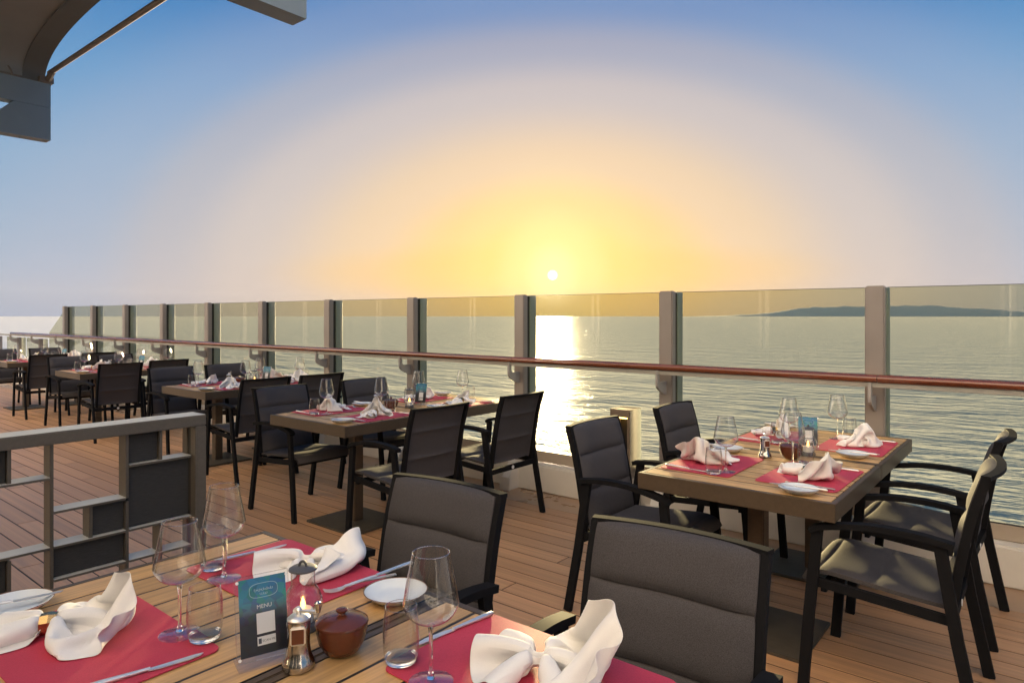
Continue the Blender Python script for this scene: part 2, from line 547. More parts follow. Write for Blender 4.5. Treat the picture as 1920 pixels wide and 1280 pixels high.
def extrude_poly(name, pts, thick, axis='x', bevel=0.0):
    """flat outline (a,b) extruded symmetrically: axis x -> outline in y,z; axis y -> outline in x,z"""
    bm = bmesh.new()
    mk = {'x': lambda a, b, t: (t, a, b), 'y': lambda a, b, t: (a, t, b), 'z': lambda a, b, t: (a, b, t)}[axis]
    v0 = [bm.verts.new(mk(a, b, -thick / 2)) for a, b in pts]; v1 = [bm.verts.new(mk(a, b, thick / 2)) for a, b in pts]
    bm.faces.new(v0[::-1]); bm.faces.new(v1)
    for i in range(len(pts)):
        k = (i + 1) % len(pts)
        bm.faces.new((v0[i], v0[k], v1[k], v1[i]))
    return fin(bm, name, False, bevel)


def copy_tree(o, parent=None):
    c = o.copy(); COL.objects.link(c); c.parent = parent
    for ch in list(o.children):
        copy_tree(ch, c)
    return c


# ------------------------------------------------------------------ sea, hills, ship
SEA_Z = -13.0
bm = bmesh.new()
rs = [0.0, 30, 60, 120, 250, 600, 1500, 4000, 12000, 20500]
lathe(bm, [(r, 0.0) for r in rs], 64)
sea = struct(obj('sea', fin(bm, 'sea', True), 'sea', loc=(0, 0, SEA_Z)))


def hills():
    rows = []
    D = 16000.0
    for i in range(9):
        r = []
        for j in range(181):
            px = 1290 + j * 14.0
            dvec = (FW + RT * ((px - 960) / F_PX))
            dd = D + (i - 4) * 260
            prof = 0.0
            s = (px - 1290) / 620.0
            h = 18 * min(1, max(0, s * 1.6)) + 10 * sin(s * 3.1 + 0.3) + 14 * noise.noise((px * 0.006, 2.0, 0)) + 4 * noise.noise((px * 0.03, 5.0, 0))
            h = max(0.0, 0.8 * h * min(1.0, s * 3.0))
            w = exp(-((i - 4) / 2.0) ** 2) + 0.10 * noise.noise((px * 0.05, i * 0.8, 1))
            p = dvec * dd
            r.append(Vector((p.x, p.y, SEA_Z - 4 + h / F_PX * D * max(0, w))))
        rows.append(r)
    bm = bmesh.new(); grid_faces(bm, rows)
    return struct(obj('hills', fin(bm, 'hills', True), 'hill'))


hills()

DECK_X0, DECK_X1, DECK_Y0, PLANK_Y1 = -19.0, 1.6, -1.95, 4.14
PW = 0.127


def build_deck():
    deck = struct(obj('deck', box_me('deck', ((DECK_X0 + DECK_X1) / 2, (DECK_Y0 + 4.9) / 2, -0.0985), (DECK_X1 - DECK_X0, 4.9 - DECK_Y0, 0.2)), 'caulk'))
    bm = bmesh.new(); bbox(bm, (0, 0, 0), (1, PW - 0.010, 0.008))
    pm = fin(bm, 'plank')
    pm.materials.append(MATS['plank'])
    rows = int((PLANK_Y1 - DECK_Y0) / PW)
    rr = random.Random(3)
    for k in range(rows):
        y = PLANK_Y1 - PW * (k + 0.5)
        # far end of each row that the camera can see
        xl = max(DECK_X0, -19.0)
        xr = DECK_X1
        if y < 0.35:
            xl, xr = max(xl, -14.0), -0.9 - (0.35 - y) * 0.9
        x = xl + rr.uniform(0.3, 3.9)
        cuts = [xl]
        while x < xr:
            cuts.append(x); x += rr.choice((3.9, 4.4, 4.8))
        cuts.append(xr)
        for a, b in zip(cuts, cuts[1:]):
            if b - a < 0.08:
                continue
            o = obj('plank', pm, None, deck, ((a + b) / 2, y, 0.0))
            o.scale = (b - a - 0.008, 1, 1)
    ww = obj('waterway', box_me('waterway', ((DECK_X0 + DECK_X1) / 2, (PLANK_Y1 + 4.9) / 2, 0.0), (DECK_X1 - DECK_X0, 4.9 - PLANK_Y1, 0.007)), 'waterway', deck)
    return deck


build_deck()
CURB_Y, CURB_H = 4.47, 0.225
curb = struct(obj('curb', box_me('curb', ((DECK_X0 + 2.6) / 2, CURB_Y + 0.12, CURB_H / 2), (2.6 - DECK_X0, 0.24, CURB_H), 0.012), 'white_paint'))
hull = struct(obj('hull', box_me('hull', (-8, 1.0, -6.7), (26, 7.6, 13.0)), 'hull_white'))
WALL_Y = -1.95
house = struct(obj('deckhouse_bounce_wall', box_me('deckhouse_bounce_wall', (-7, WALL_Y - 0.15, 6.6), (34, 0.3, 13.2)), 'hull_white'))  # unseen; placed and sized to bounce the low sun onto deck and tables
wm = box_me('window', (0, WALL_Y + 0.01, 1.4), (1.42, 0.05, 2.55), 0.01); wm.materials.append(MATS['dark_window'])  # unseen dark glazing, added to cut low bounce and break up glass reflections
um = box_me('window', (0, WALL_Y + 0.01, 0), (1.0, 0.05, 0.9), 0.01); um.materials.append(MATS['dark_window'])
fm = bmesh.new()
for c, z in (((-0.74, WALL_Y + 0.02, 1.4), (0.05, 0.08, 2.65)), ((0.74, WALL_Y + 0.02, 1.4), (0.05, 0.08, 2.65)), ((0, WALL_Y + 0.02, 2.70), (1.42, 0.08, 0.05)), ((0, WALL_Y + 0.02, 0.10), (1.42, 0.08, 0.05))):
    bbox(fm, c, z)
fm = fin(fm, 'window_frame'); fm.materials.append(MATS['post_grey'])
for k in range(20):
    wdw = obj('window', wm, None, house, (-23.7 + 1.6 * k, 0, 0)); obj('window_frame', fm, None, wdw)
    for zf in (4.6, 7.4, 10.2):
        obj('window', um, None, house, (-23.7 + 1.6 * k, 0, zf))

# ------------------------------------------------------------------ windscreen and handrail
POST_Y, POST_X0, POST_S, TOP_Z = 4.52, -0.852, 1.367, 1.641
GLASS_Y = POST_Y + 0.075
PWID = 0.108


def build_windscreen():
    root = tag(empty('glass_windscreen', (0, POST_Y, 0)), 'tall glass windscreen with grey posts standing on the white curb along the deck edge', 'windscreen')
    y0 = POST_Y
    bm = bmesh.new(); bbox(bm, (0, 0.03, (TOP_Z + CURB_H) / 2), (PWID, 0.06, TOP_Z - CURB_H)); post_me = fin(bm, 'post', True, 0.008, 2)
    bm = bmesh.new(); bbox(bm, (0, 0.075, (TOP_Z + CURB_H) / 2 - 0.006), (PWID - 0.012, 0.028, TOP_Z - CURB_H - 0.012)); gk = fin(bm, 'gasket')
    bm = bmesh.new(); bbox(bm, (0, 0.135, (TOP_Z + CURB_H) / 2 - 0.003), (PWID - 0.002, 0.09, TOP_Z - CURB_H - 0.006)); rear = fin(bm, 'rear_post', True, 0.004, 1)
    # bracket plate in the y-z plane: from the post inward, then up to the rail
    ry, rz = -0.115, 1.092
    op = [(0.0, 0.885), (-0.05, 0.900), (-0.115, 0.932), (-0.138, 0.955), (-0.143, 0.985), (-0.143, rz - 0.022), (-0.110, rz - 0.022),
          (-0.110, 1.003), (-0.104, 0.990), (-0.092, 0.984), (0.0, 0.984)]
    br = extrude_poly('rail_bracket', op, 0.018)
    # white gusset foot in front of the curb
    fo = extrude_poly('foot_plate', [(CURB_Y - y0 + 0.002, 0.004), (CURB_Y - y0 - 0.125, 0.004), (CURB_Y - y0 - 0.125, 0.115), (CURB_Y - y0 - 0.045, 0.225), (CURB_Y - y0 + 0.002, 0.225)], 0.07, bevel=0.004)
    ff = box_me('foot_flange', (0, CURB_Y - y0 - 0.135, 0.06), (0.11, 0.016, 0.112), 0.004)
    for me, m in ((post_me, 'post_grey'), (gk, 'gasket'), (rear, 'rear_reflection_blue'), (br, 'bracket_grey'), (fo, 'white_paint'), (ff, 'white_paint')):
        me.materials.append(MATS[m])
    xs = [POST_X0 + POST_S - i * POST_S for i in range(12)]
    for x in xs:
        p = obj('post', post_me, None, root, (x, 0, 0))
        obj('rail_bracket', br, None, p); obj('gasket', gk, None, p); obj('rear_post', rear, None, p)
        obj('foot_plate', fo, None, p); obj('foot_flange', ff, None, p)
    # low posts carrying the rail beyond the slanted pane
    bm = bmesh.new(); bbox(bm, (0, 0.03, (1.0 + CURB_H) / 2), (PWID, 0.06, 1.0 - CURB_H)); lowm = fin(bm, 'low_post', True, 0.008, 2)
    lowm.materials.append(MATS['post_grey'])
    for i in (1, 2, 3):
        p = obj('low_post', lowm, None, root, (xs[-1] - i * POST_S, 0, 0))
        obj('rail_bracket', br, None, p)
    gh0, gh1 = CURB_H + 0.085, TOP_Z - 0.01
    gw = POST_S - PWID + 0.09
    gm = box_me('glass_panel', (0, 0.075, (gh0 + gh1) / 2), (gw, 0.014, gh1 - gh0)); gm.materials.append(MATS['screen_glass'])
    em = box_me('edge_strip', (0, 0.075, gh1 + 0.002), (gw - 0.095, 0.013, 0.003)); em.materials.append(MATS['gasket'])
    cm = box_me('bottom_channel', (0, 0.075, CURB_H + 0.045), (POST_S - PWID - 0.004, 0.05, 0.086), 0.004); cm.materials.append(MATS['channel_tan'])
    bs = box_me('bottom_seal', (0, 0.066, gh0 + 0.005), (POST_S - PWID - 0.004, 0.012, 0.007)); bs.materials.append(MATS['gasket'])
    for i in range(11):
        xm = xs[i] - POST_S / 2
        g = obj('glass_panel', gm, None, root, (xm, 0, 0))
        obj('edge_strip', em, None, g); obj('bottom_channel', cm, None, g); obj('bottom_seal', bs, None, g)
    # slanted end pane and low panes
    x = xs[-1]
    sp = extrude_poly('slanted_pane', [(x - 0.04, gh0), (x - 0.04, gh1), (x - 1.0, 1.13), (x - 1.0, gh0)], 0.014, 'y')
    o = obj('slanted_pane', sp, 'screen_glass', root, (0, 0.075, 0)); o['label'] = 'slanted end pane of the windscreen'
    for i in range(2):
        lp = box_me('low_pane', (x - 1.75 - i * POST_S, 0.075, (gh0 + 1.0) / 2), (POST_S - 0.1, 0.014, 1.0 - gh0))
        obj('low_pane', lp, 'screen_glass', root)
    # handrail: its own thing
    rail = tag(empty('handrail', (0, POST_Y + ry, rz)), 'long varnished mahogany handrail running along the inside of the glass windscreen', 'handrail')
    sec = 2.734
    bm = bmesh.new()
    n = 14
    prof = [(0.036 * cos(2 * pi * k / n), 0.026 * sin(2 * pi * k / n)) for k in range(n)]
    a = [bm.verts.new((-sec / 2 + 0.002, p[0], p[1])) for p in prof]; b = [bm.verts.new((sec / 2 - 0.002, p[0], p[1])) for p in prof]
    bm.faces.new(a[::-1]); bm.faces.new(b)
    for k in range(n):
        bm.faces.new((a[k], a[(k + 1) % n], b[(k + 1) % n], b[k]))
    rm = fin(bm, 'rail_section', True); rm.materials.append(MATS['mahogany'])
    for i in range(7):
        obj('rail_section', rm, None, rail, (POST_X0 + 0.04 + sec / 2 - i * sec, 0, 0))
    fl = box_me('under_strip', (-8.0, 0, -0.036), (21.0, 0.028, 0.03), 0.003)
    obj('under_strip', fl, 'frosted_strip', rail)


build_windscreen()

# ------------------------------------------------------------------ canopy overhead
TIP_Y, BZ0 = 2.0 - 0.05, 2.93
BEAM_X1, BEAM_X2 = -6.62, -2.95


def build_canopy():
    # each beam cantilevers out of the deckhouse
    def one(x, label):
        root = tag(empty('canopy_beam', (x, TIP_Y, BZ0)), label, 'beam', 'beams holding the awning')
        L0 = WALL_Y - TIP_Y + 0.01
        hgt = 0.47
        # side outline in (y,z) with a tapering slot left open
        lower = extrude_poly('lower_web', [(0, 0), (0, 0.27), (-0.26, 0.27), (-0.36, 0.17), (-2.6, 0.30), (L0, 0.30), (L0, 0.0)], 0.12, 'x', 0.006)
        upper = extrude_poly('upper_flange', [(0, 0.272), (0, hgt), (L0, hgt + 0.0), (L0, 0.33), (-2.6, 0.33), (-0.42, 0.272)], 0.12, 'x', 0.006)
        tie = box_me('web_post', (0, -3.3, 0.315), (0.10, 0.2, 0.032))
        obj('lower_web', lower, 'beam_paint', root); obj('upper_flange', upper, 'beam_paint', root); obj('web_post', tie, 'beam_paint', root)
        bm = bmesh.new()
        tube(bm, [(0.0, 0.02, hgt + 0.035), (0, -3.7, hgt + 0.035)], 0.018, 10)
        r = obj('lacing_rail', fin(bm, 'lacing_rail', True), 'rod_metal', root)
        for i in range(9):
            bm = bmesh.new()
            y = -0.25 - i * 0.32
            tube(bm, [(0.03, y, hgt - 0.01), (0.035, y - 0.02, hgt + 0.05), (0.02, y - 0.05, hgt + 0.11), (-0.01, y - 0.02, hgt + 0.05)], 0.007, 6)
            obj('lacing_loop', fin(bm, 'lacing_loop', True), 'rod_metal', root)
        bm = bmesh.new(); bbox(bm, (0.03, -0.03, hgt + 0.03), (0.09, 0.10, 0.05)); tube(bm, [(0.06, -0.02, hgt + 0.03), (0.16, -0.02, hgt + 0.075)], 0.026, 8)
        obj('tip_bracket', fin(bm, 'tip_bracket', True, 0.003), 'rod_metal', root)
        return root
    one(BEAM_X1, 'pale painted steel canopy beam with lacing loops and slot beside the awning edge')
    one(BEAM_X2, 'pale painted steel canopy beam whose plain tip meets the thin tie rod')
    zr = BZ0 + 0.53
    bm = bmesh.new(); tube(bm, [(BEAM_X1 + 0.1, TIP_Y - 0.02, zr + 0.02), (BEAM_X2 - 0.02, TIP_Y - 0.02, zr + 0.02)], 0.020, 10)
    tag(obj('tie_rod', fin(bm, 'tie_rod', True), 'rod_metal'), 'thin brown tie rod stretched between the tips of the two canopy beams', 'rod')
    # awning: barrel between the beams with a scalloped free edge
    rows = []
    nU, nV = 36, 16
    for i in range(nU + 1):
        u = 0.5 - 0.5 * cos(pi * i / nU)
        arch = 0.35 * max(0.0, 1 - abs(2 * u - 1) ** 2.6) ** 0.42
        r = []
        for j in range(nV + 1):
            v = j / nV
            y = (TIP_Y - 0.03) * (1 - v) + (WALL_Y + 0.1) * v
            r.append(Vector((BEAM_X1 + 0.02 + u * (BEAM_X2 - BEAM_X1 - 0.04), y, zr - 0.03 + arch)))
        rows.append(r)
    me = slab('awning', rows, lambda a, b: 0.012)
    aw = tag(obj('awning', me, 'canopy_cloth'), 'grey canvas awning with a curved free edge laced to the canopy beam', 'awning')
    hem = slab('hem', [[p + Vector((0, 0, -0.016)) for p in [r[0].lerp(r[-1], t / 3 * 0.16 / max(0.3, (r[0] - r[-1]).length) * 1.0) for t in range(4)]] for r in rows], lambda a, b: 0.008)
    obj('hem', hem, 'canopy_edge', aw)


build_canopy()

# ------------------------------------------------------------------ armchair


def build_chair():
    root = empty('armchair')
    yl = 0.262
    bk = spline([(-0.195, 0, 0.40), (-0.222, 0, 0.58), (-0.258, 0, 0.76), (-0.298, 0, 0.895)], 18)
    for sx in (1, -1):
        for sy in (1, -1):
            bm = bmesh.new()
            if sx > 0:
                pts = [(0.232, sy * yl, 0.625), (0.262, sy * yl, 0.30), (0.285, sy * yl, 0.0)]
            else:
                pts = [(-0.172, sy * yl, 0.652), (-0.225, sy * yl, 0.32), (-0.288, sy * yl, 0.0)]
            sweep(bm, pts, 0.022, 0.040)
            obj('leg', fin(bm, 'leg', True, 0.003, 1), 'black_metal', root)
    for sy in (1, -1):
        bm = bmesh.new()
        sweep(bm, spline([(0.258, sy * yl, 0.618), (0.22, sy * yl, 0.640), (0.06, sy * yl, 0.668), (-0.10, sy * yl, 0.668), (-0.215, sy * yl, 0.652)], 12), 0.044, 0.022)
        obj('armrest', fin(bm, 'armrest', True, 0.004, 1), 'black_metal', root)
    bm = bmesh.new()
    for sy in (1, -1):
        sweep(bm, [(0.255, sy * 0.245, 0.418), (-0.20, sy * 0.245, 0.385)], 0.02, 0.034)
    beam(bm, (0.215, -0.242, 0.395), (0.215, 0.242, 0.395), 0.02, 0.03, (1, 0, 0))
    beam(bm, (-0.205, -0.252, 0.372), (-0.205, 0.252, 0.372), 0.02, 0.036, (1, 0, 0))
    obj('seat_frame', fin(bm, 'seat_frame', True, 0.002, 1), 'black_metal', root)
    # quilted seat: three pads with a rolled front
    prof = spline([(-0.185, 0, 0.418), (-0.08, 0, 0.424), (0.08, 0, 0.438), (0.20, 0, 0.447), (0.262, 0, 0.436), (0.285, 0, 0.408)], 60)
    rows = []
    for i, p in enumerate(prof):
        s = i / 60
        seam = min(abs(s - 0.36), abs(s - 0.70), s, 1 - s)
        puff = 0.013 * (1 - exp(-(seam / 0.030) ** 1.1))
        r = []
        for j in range(13):
            t = -1 + 2 * j / 12
            edge = 1 - abs(t) ** 6
            r.append(Vector((p.x, t * 0.234, p.z + puff * edge - 0.016 * (1 - t * t) * sin(pi * s))))
        rows.append(r)
    obj('seat', slab('seat', [list(reversed(r)) for r in rows], lambda a, b: 0.016), 'textile', root)
    rows = []
    bow = lambda t, s: -0.034 * (1 - t * t) * (0.35 + 0.65 * s)
    nb = 60
    bkf = spline([(-0.197, 0, 0.425), (-0.224, 0, 0.58), (-0.259, 0, 0.76), (-0.298, 0, 0.893)], nb)
    for i, p in enumerate(bkf):
        s = i / nb
        seam = min(abs(s - 0.345), abs(s - 0.66), s, 1 - s)
        puff = 0.014 * (1 - exp(-(seam / 0.030) ** 1.1))
        rows.append([Vector((p.x + bow(t, s) + puff * (1 - abs(t) ** 6), t * 0.216, p.z)) for t in [-1 + 2 * j / 14 for j in range(15)]])
    me = slab('backrest', rows, lambda a, b: 0.012 + 0.020 * (1 - exp(-(min(abs(a - 0.345), abs(a - 0.66), a, 1 - a) / 0.028))) * (1 - abs(2 * b - 1) ** 6))
    obj('backrest', me, 'textile', root)
    bm = bmesh.new()
    for sy in (1, -1):
        sweep(bm, [(p.x - 0.008, sy * 0.226, p.z) for p in bk], 0.020, 0.030)
    top = [(-0.304 + bow(t, 1), t * 0.236, 0.899) for t in [-1 + 2 * j / 12 for j in range(13)]]
    sweep(bm, top, 0.030, 0.013, (1, 0, 0))
    obj('back_frame', fin(bm, 'back_frame', True, 0.002, 1), 'black_metal', root)
    bm = bmesh.new(); tube(bm, [(-0.2155, 0, 0.372), (-0.2185, 0, 0.372)], 0.013, 16)
    obj('badge', fin(bm, 'badge', True), 'white_dot', root)
    return root


CHAIR = build_chair()
_first = {'chair': True}


def chair(x, y, rz, label, group):
    o = CHAIR if _first['chair'] else copy_tree(CHAIR)
    _first['chair'] = False
    o.location = (x, y, 0.004); o.rotation_euler = (0, 0, rz)
    tag(o, label, 'chair', group)
    return o


# ------------------------------------------------------------------ tables
TZ = 0.75
_tab = {}


def table(x0, x1, y0, y1, along, label, group, ped=None):
    """slatted table; along = axis the slats run along"""
    cx, cy, w, l = (x0 + x1) / 2, (y0 + y1) / 2, x1 - x0 - 0.003, y1 - y0 - 0.003
    root = tag(empty('dining_table', (cx, cy, 0)), label, 'table', group)
    fr = 0.022
    key = (round(w, 3), round(l, 3), along)
    if key not in _tab:
        span, run = (l, w) if along == 'x' else (w, l)
        n = max(6, round((span - 2 * fr) / 0.099))
        sw = (span - 2 * fr) / n
        bm = bmesh.new(); bbox(bm, (0, 0, 0), (run - 2 * fr - 0.002, sw - (0.0135 if along == 'x' else 0.0085), 0.022))
        sm = fin(bm, 'slat', True, 0.0014, 1); sm.materials.append(MATS['teak'])
        ap = []
        for s in (1, -1):
            ap.append(box_me('apron', (0, s * (l / 2 - fr / 2), TZ - 0.038), (w, fr, 0.072), 0.002))
        for s in (1, -1):
            ap.append(box_me('apron', (s * (w / 2 - fr / 2), 0, TZ - 0.0385), (fr - 0.0005, l - 2 * fr, 0.071), 0.002))
        for a in ap:
            a.materials.append(MATS['bronze'])
        und = box_me('caulked_tray', (0, 0, TZ - 0.0079), (w - 2 * fr - 0.004, l - 2 * fr - 0.004, 0.010)); und.materials.append(MATS['gasket'])
        bm = bmesh.new(); bbox(bm, (0, 0, 0.345), (0.075, 0.075, 0.68))
        leg = fin(bm, 'pedestal', True, 0.004, 2); leg.materials.append(MATS['bronze'])
        bp = box_me('base_plate', (0, 0, 0.012), (0.52, 0.46, 0.016), 0.003); bp.materials.append(MATS['darkbase'])
        _tab[key] = (n, sw, span, sm, ap, und, leg, bp)
    n, sw, span, sm, ap, und, leg, bp = _tab[key]
    for i in range(n):
        v = -span / 2 + fr + sw * (i + 0.5)
        if along == 'x':
            obj('slat', sm, None, root, (0, v, TZ - 0.0125))
        else:
            obj('slat', sm, None, root, (v, 0, TZ - 0.0125), (0, 0, pi / 2))
    for a in ap:
        obj('apron', a, None, root)
    obj('caulked_tray', und, None, root)
    px, py = ped or (0, 0)
    obj('pedestal', leg, None, root, (px, py, 0)); obj('base_plate', bp, None, root, (px, py, 0))
    return root


# ------------------------------------------------------------------ tableware
def glass_profile(scale=1.0):
    out = spline([(0.0045, 0, 0.112), (0.022, 0, 0.1155), (0.042, 0, 0.128), (0.0538, 0, 0.148), (0.0535, 0, 0.160), (0.0475, 0, 0.194), (0.0365, 0, 0.250)], 26)
    pr = [(p.x, p.z) for p in out]
    inn = [(max(0.0, r - 0.0011), z + 0.0004) for r, z in pr]
    inn[0] = (0.0, 0.1135)
    return pr + inn[::-1]


def make_wine_glass():
    root = empty('wine_glass')
    bm = bmesh.new(); lathe(bm, [(0.0, 0.1118)] + glass_profile(), 40); obj('bowl', fin(bm, 'bowl', True), 'wine_glass', root)
    rim_me = bmesh.new(); tube(rim_me, [(0.036 * cos(2 * pi * k / 40), 0.036 * sin(2 * pi * k / 40), 0.2502) for k in range(41)], 0.0009, 6, False)
    obj('rim', fin(rim_me, 'rim', True), 'rim_glass', root)
    st = [(0.0, 0.1115), (0.007, 0.1115), (0.0052, 0.103), (0.0038, 0.09), (0.0034, 0.05), (0.0042, 0.02), (0.008, 0.0075), (0.0, 0.0074)]
    obj('stem', lathe_me('stem', st, 16), 'solid_glass', root)
    ft = [(0.0, 0.0072), (0.008, 0.0072), (0.02, 0.0040), (0.042, 0.0022), (0.0435, 0.0014), (0.0425, 0.0006), (0.0, 0.0006)]
    obj('foot', lathe_me('foot', ft, 40), 'wine_glass', root)
    return root


def make_tumbler():
    root = empty('tumbler')
    o = [(0.0, 0.0006), (0.026, 0.0006), (0.031, 0.004), (0.0355, 0.022), (0.0375, 0.05), (0.036, 0.085), (0.0325, 0.115)]
    i = [(0.0312, 0.115), (0.0347, 0.085), (0.0362, 0.05), (0.0342, 0.024), (0.029, 0.012), (0.0, 0.010)]
    obj('tumbler_wall', lathe_me('tumbler_wall', o[2:] + i[:4], 36), 'wine_glass', root)
    rim_me = bmesh.new(); tube(rim_me, [(0.0319 * cos(2 * pi * k / 36), 0.0319 * sin(2 * pi * k / 36), 0.1152) for k in range(37)], 0.0008, 6, False)
    obj('rim', fin(rim_me, 'rim', True), 'rim_glass', root)
    obj('thick_base', lathe_me('thick_base', o[:3] + [(0.0338, 0.0135), (0.029, 0.0118), (0.0, 0.010)], 36), 'solid_glass', root)
    return root


def make_plate():
    root = empty('side_plate')
    t = [(0.0, 0.006), (0.045, 0.006), (0.060, 0.010), (0.076, 0.021), (0.0785, 0.0225), (0.078, 0.0205), (0.060, 0.0065), (0.046, 0.001), (0.0, 0.001)]
    obj('dish', lathe_me('dish', t, 44), 'china', root)
    bm = bmesh.new()
    n = 44
    tube_pts = [(0.0785 * cos(2 * pi * k / n), 0.0785 * sin(2 * pi * k / n), 0.0226) for k in range(n + 1)]
    tube(bm, tube_pts, 0.0011, 6, False)
    obj('rim', fin(bm, 'rim', True), 'china_rim', root)
    return root


def make_knife():
    root = empty('table_knife')
    # blade and handle as a flat outline, thickness varies little; lies along +x
    bl = [(0.0, -0.005), (0.02, -0.0085), (0.075, -0.009), (0.098, -0.004), (0.105, 0.003), (0.09, 0.006), (0.0, 0.005)]
    bm_me = extrude_poly('blade', bl, 0.0018, 'z')
    o = obj('blade', bm_me, 'steel', root, (0, 0, 0.0028))
    bm = bmesh.new()
    P = [(0.004, 0, 0.0046), (-0.03, 0, 0.0048), (-0.085, 0, 0.0055), (-0.112, 0, 0.0055), (-0.118, 0, 0.005)]
    tube(bm, P, [0.0036, 0.0044, 0.0056, 0.0055, 0.0025], 10)
    obj('handle', fin(bm, 'handle', True), 'steel', root)
    return root


def make_fork():
    root = empty('table_fork')
    bm = bmesh.new()
    sweep(bm, spline([(-0.10, 0, 0.004), (-0.04, 0, 0.006), (0.02, 0, 0.009), (0.045, 0, 0.004)], 12), [0.012] * 4 + [0.009] * 3 + [0.006] * 3 + [0.012] * 3, 0.0025)
    obj('handle', fin(bm, 'handle', True, 0.0006, 1), 'steel', root)
    bm = bmesh.new()
    for k in range(4):
        y = -0.009 + 0.006 * k
        sweep(bm, spline([(0.042, y * 0.7, 0.0042), (0.055, y, 0.002), (0.075, y, 0.003), (0.092, y, 0.009)], 8), 0.0030, 0.0018)
    sweep(bm, [(0.040, 0, 0.0045), (0.056, 0, 0.0022)], [0.012, 0.021], 0.0022)
    obj('tines', fin(bm, 'tines', True), 'steel', root)
    return root


def make_placemat():
    bm = bmesh.new()
    w, l, r = 0.33, 0.49, 0.022
    pts = []
    for cx, cy, a0 in ((w / 2 - r, l / 2 - r, 0), (-w / 2 + r, l / 2 - r, 90), (-w / 2 + r, -l / 2 + r, 180), (w / 2 - r, -l / 2 + r, 270)):
        for k in range(5):
            a = radians(a0 + k * 22.5)
            pts.append((cx + r * cos(a), cy + r * sin(a)))
    return extrude_poly('placemat', pts, 0.0024, 'z')


def bez(ctrl, nu, nv):
    """tensor Bezier patch"""
    from math import comb
    n, m = len(ctrl) - 1, len(ctrl[0]) - 1
    out = []
    for i in range(nu + 1):
        u = i / nu
        bu = [comb(n, k) * u ** k * (1 - u) ** (n - k) for k in range(n + 1)]
        r = []
        for j in range(nv + 1):
            v = j / nv
            bv = [comb(m, k) * v ** k * (1 - v) ** (m - k) for k in range(m + 1)]
            p = Vector((0, 0, 0))
            for a in range(n + 1):
                for b in range(m + 1):
                    p += Vector(ctrl[a][b]) * (bu[a] * bv[b])
            r.append(p)
        out.append(r)
    return out


def cloth_sheet(bm, rows, thick=0.0016):
    n, m = len(rows), len(rows[0])
    bot = []
    for i in range(n):
        r = []
        for j in range(m):
            du = rows[min(i + 1, n - 1)][j] - rows[max(i - 1, 0)][j]; dv = rows[i][min(j + 1, m - 1)] - rows[i][max(j - 1, 0)]
            nn = du.cross(dv)
            nn = nn.normalized() if nn.length > 1e-9 else Vector((0, 0, 1))
            r.append(rows[i][j] - nn * thick)
        bot.append(r)
    A = grid_faces(bm, rows); B = grid_faces(bm, bot)
    for i in range(n - 1):
        bm.faces.new((A[i][0], B[i][0], B[i + 1][0], A[i + 1][0])); bm.faces.new((A[i][-1], A[i + 1][-1], B[i + 1][-1], B[i][-1]))
    for j in range(m - 1):
        bm.faces.new((A[0][j], A[0][j + 1], B[0][j + 1], B[0][j])); bm.faces.new((A[-1][j], B[-1][j], B[-1][j + 1], A[-1][j + 1]))


def napkin_ring(root, loc, rz, rad=0.021):
    bm = bmesh.new()
    n = 8
    for (r0, x0, r1, x1) in ((rad, -0.016, rad + 0.002, 0.0), (rad + 0.002, 0.0, rad, 0.016)):
        for k in range(n):
            a, b = 2 * pi * (k + .5) / n, 2 * pi * (k + 1.5) / n
            q = [(x0, r0 * cos(a), r0 * sin(a)), (x0, r0 * cos(b), r0 * sin(b)), (x1, r1 * cos(b), r1 * sin(b)), (x1, r1 * cos(a), r1 * sin(a))]
            qi = [(x, y * 0.88, z * 0.88) for x, y, z in q]
            vo = [bm.verts.new(v) for v in q]; vi = [bm.verts.new(v) for v in qi]
            bm.faces.new(vo); bm.faces.new(vi[::-1])
            for e in range(4):
                bm.faces.new((vo[e], vi[e], vi[(e + 1) % 4], vo[(e + 1) % 4]))
    bmesh.ops.remove_doubles(bm, verts=bm.verts, dist=0.0002)
    return obj('napkin_ring', fin(bm, 'napkin_ring'), 'brass', root, loc, (0, 0, rz))


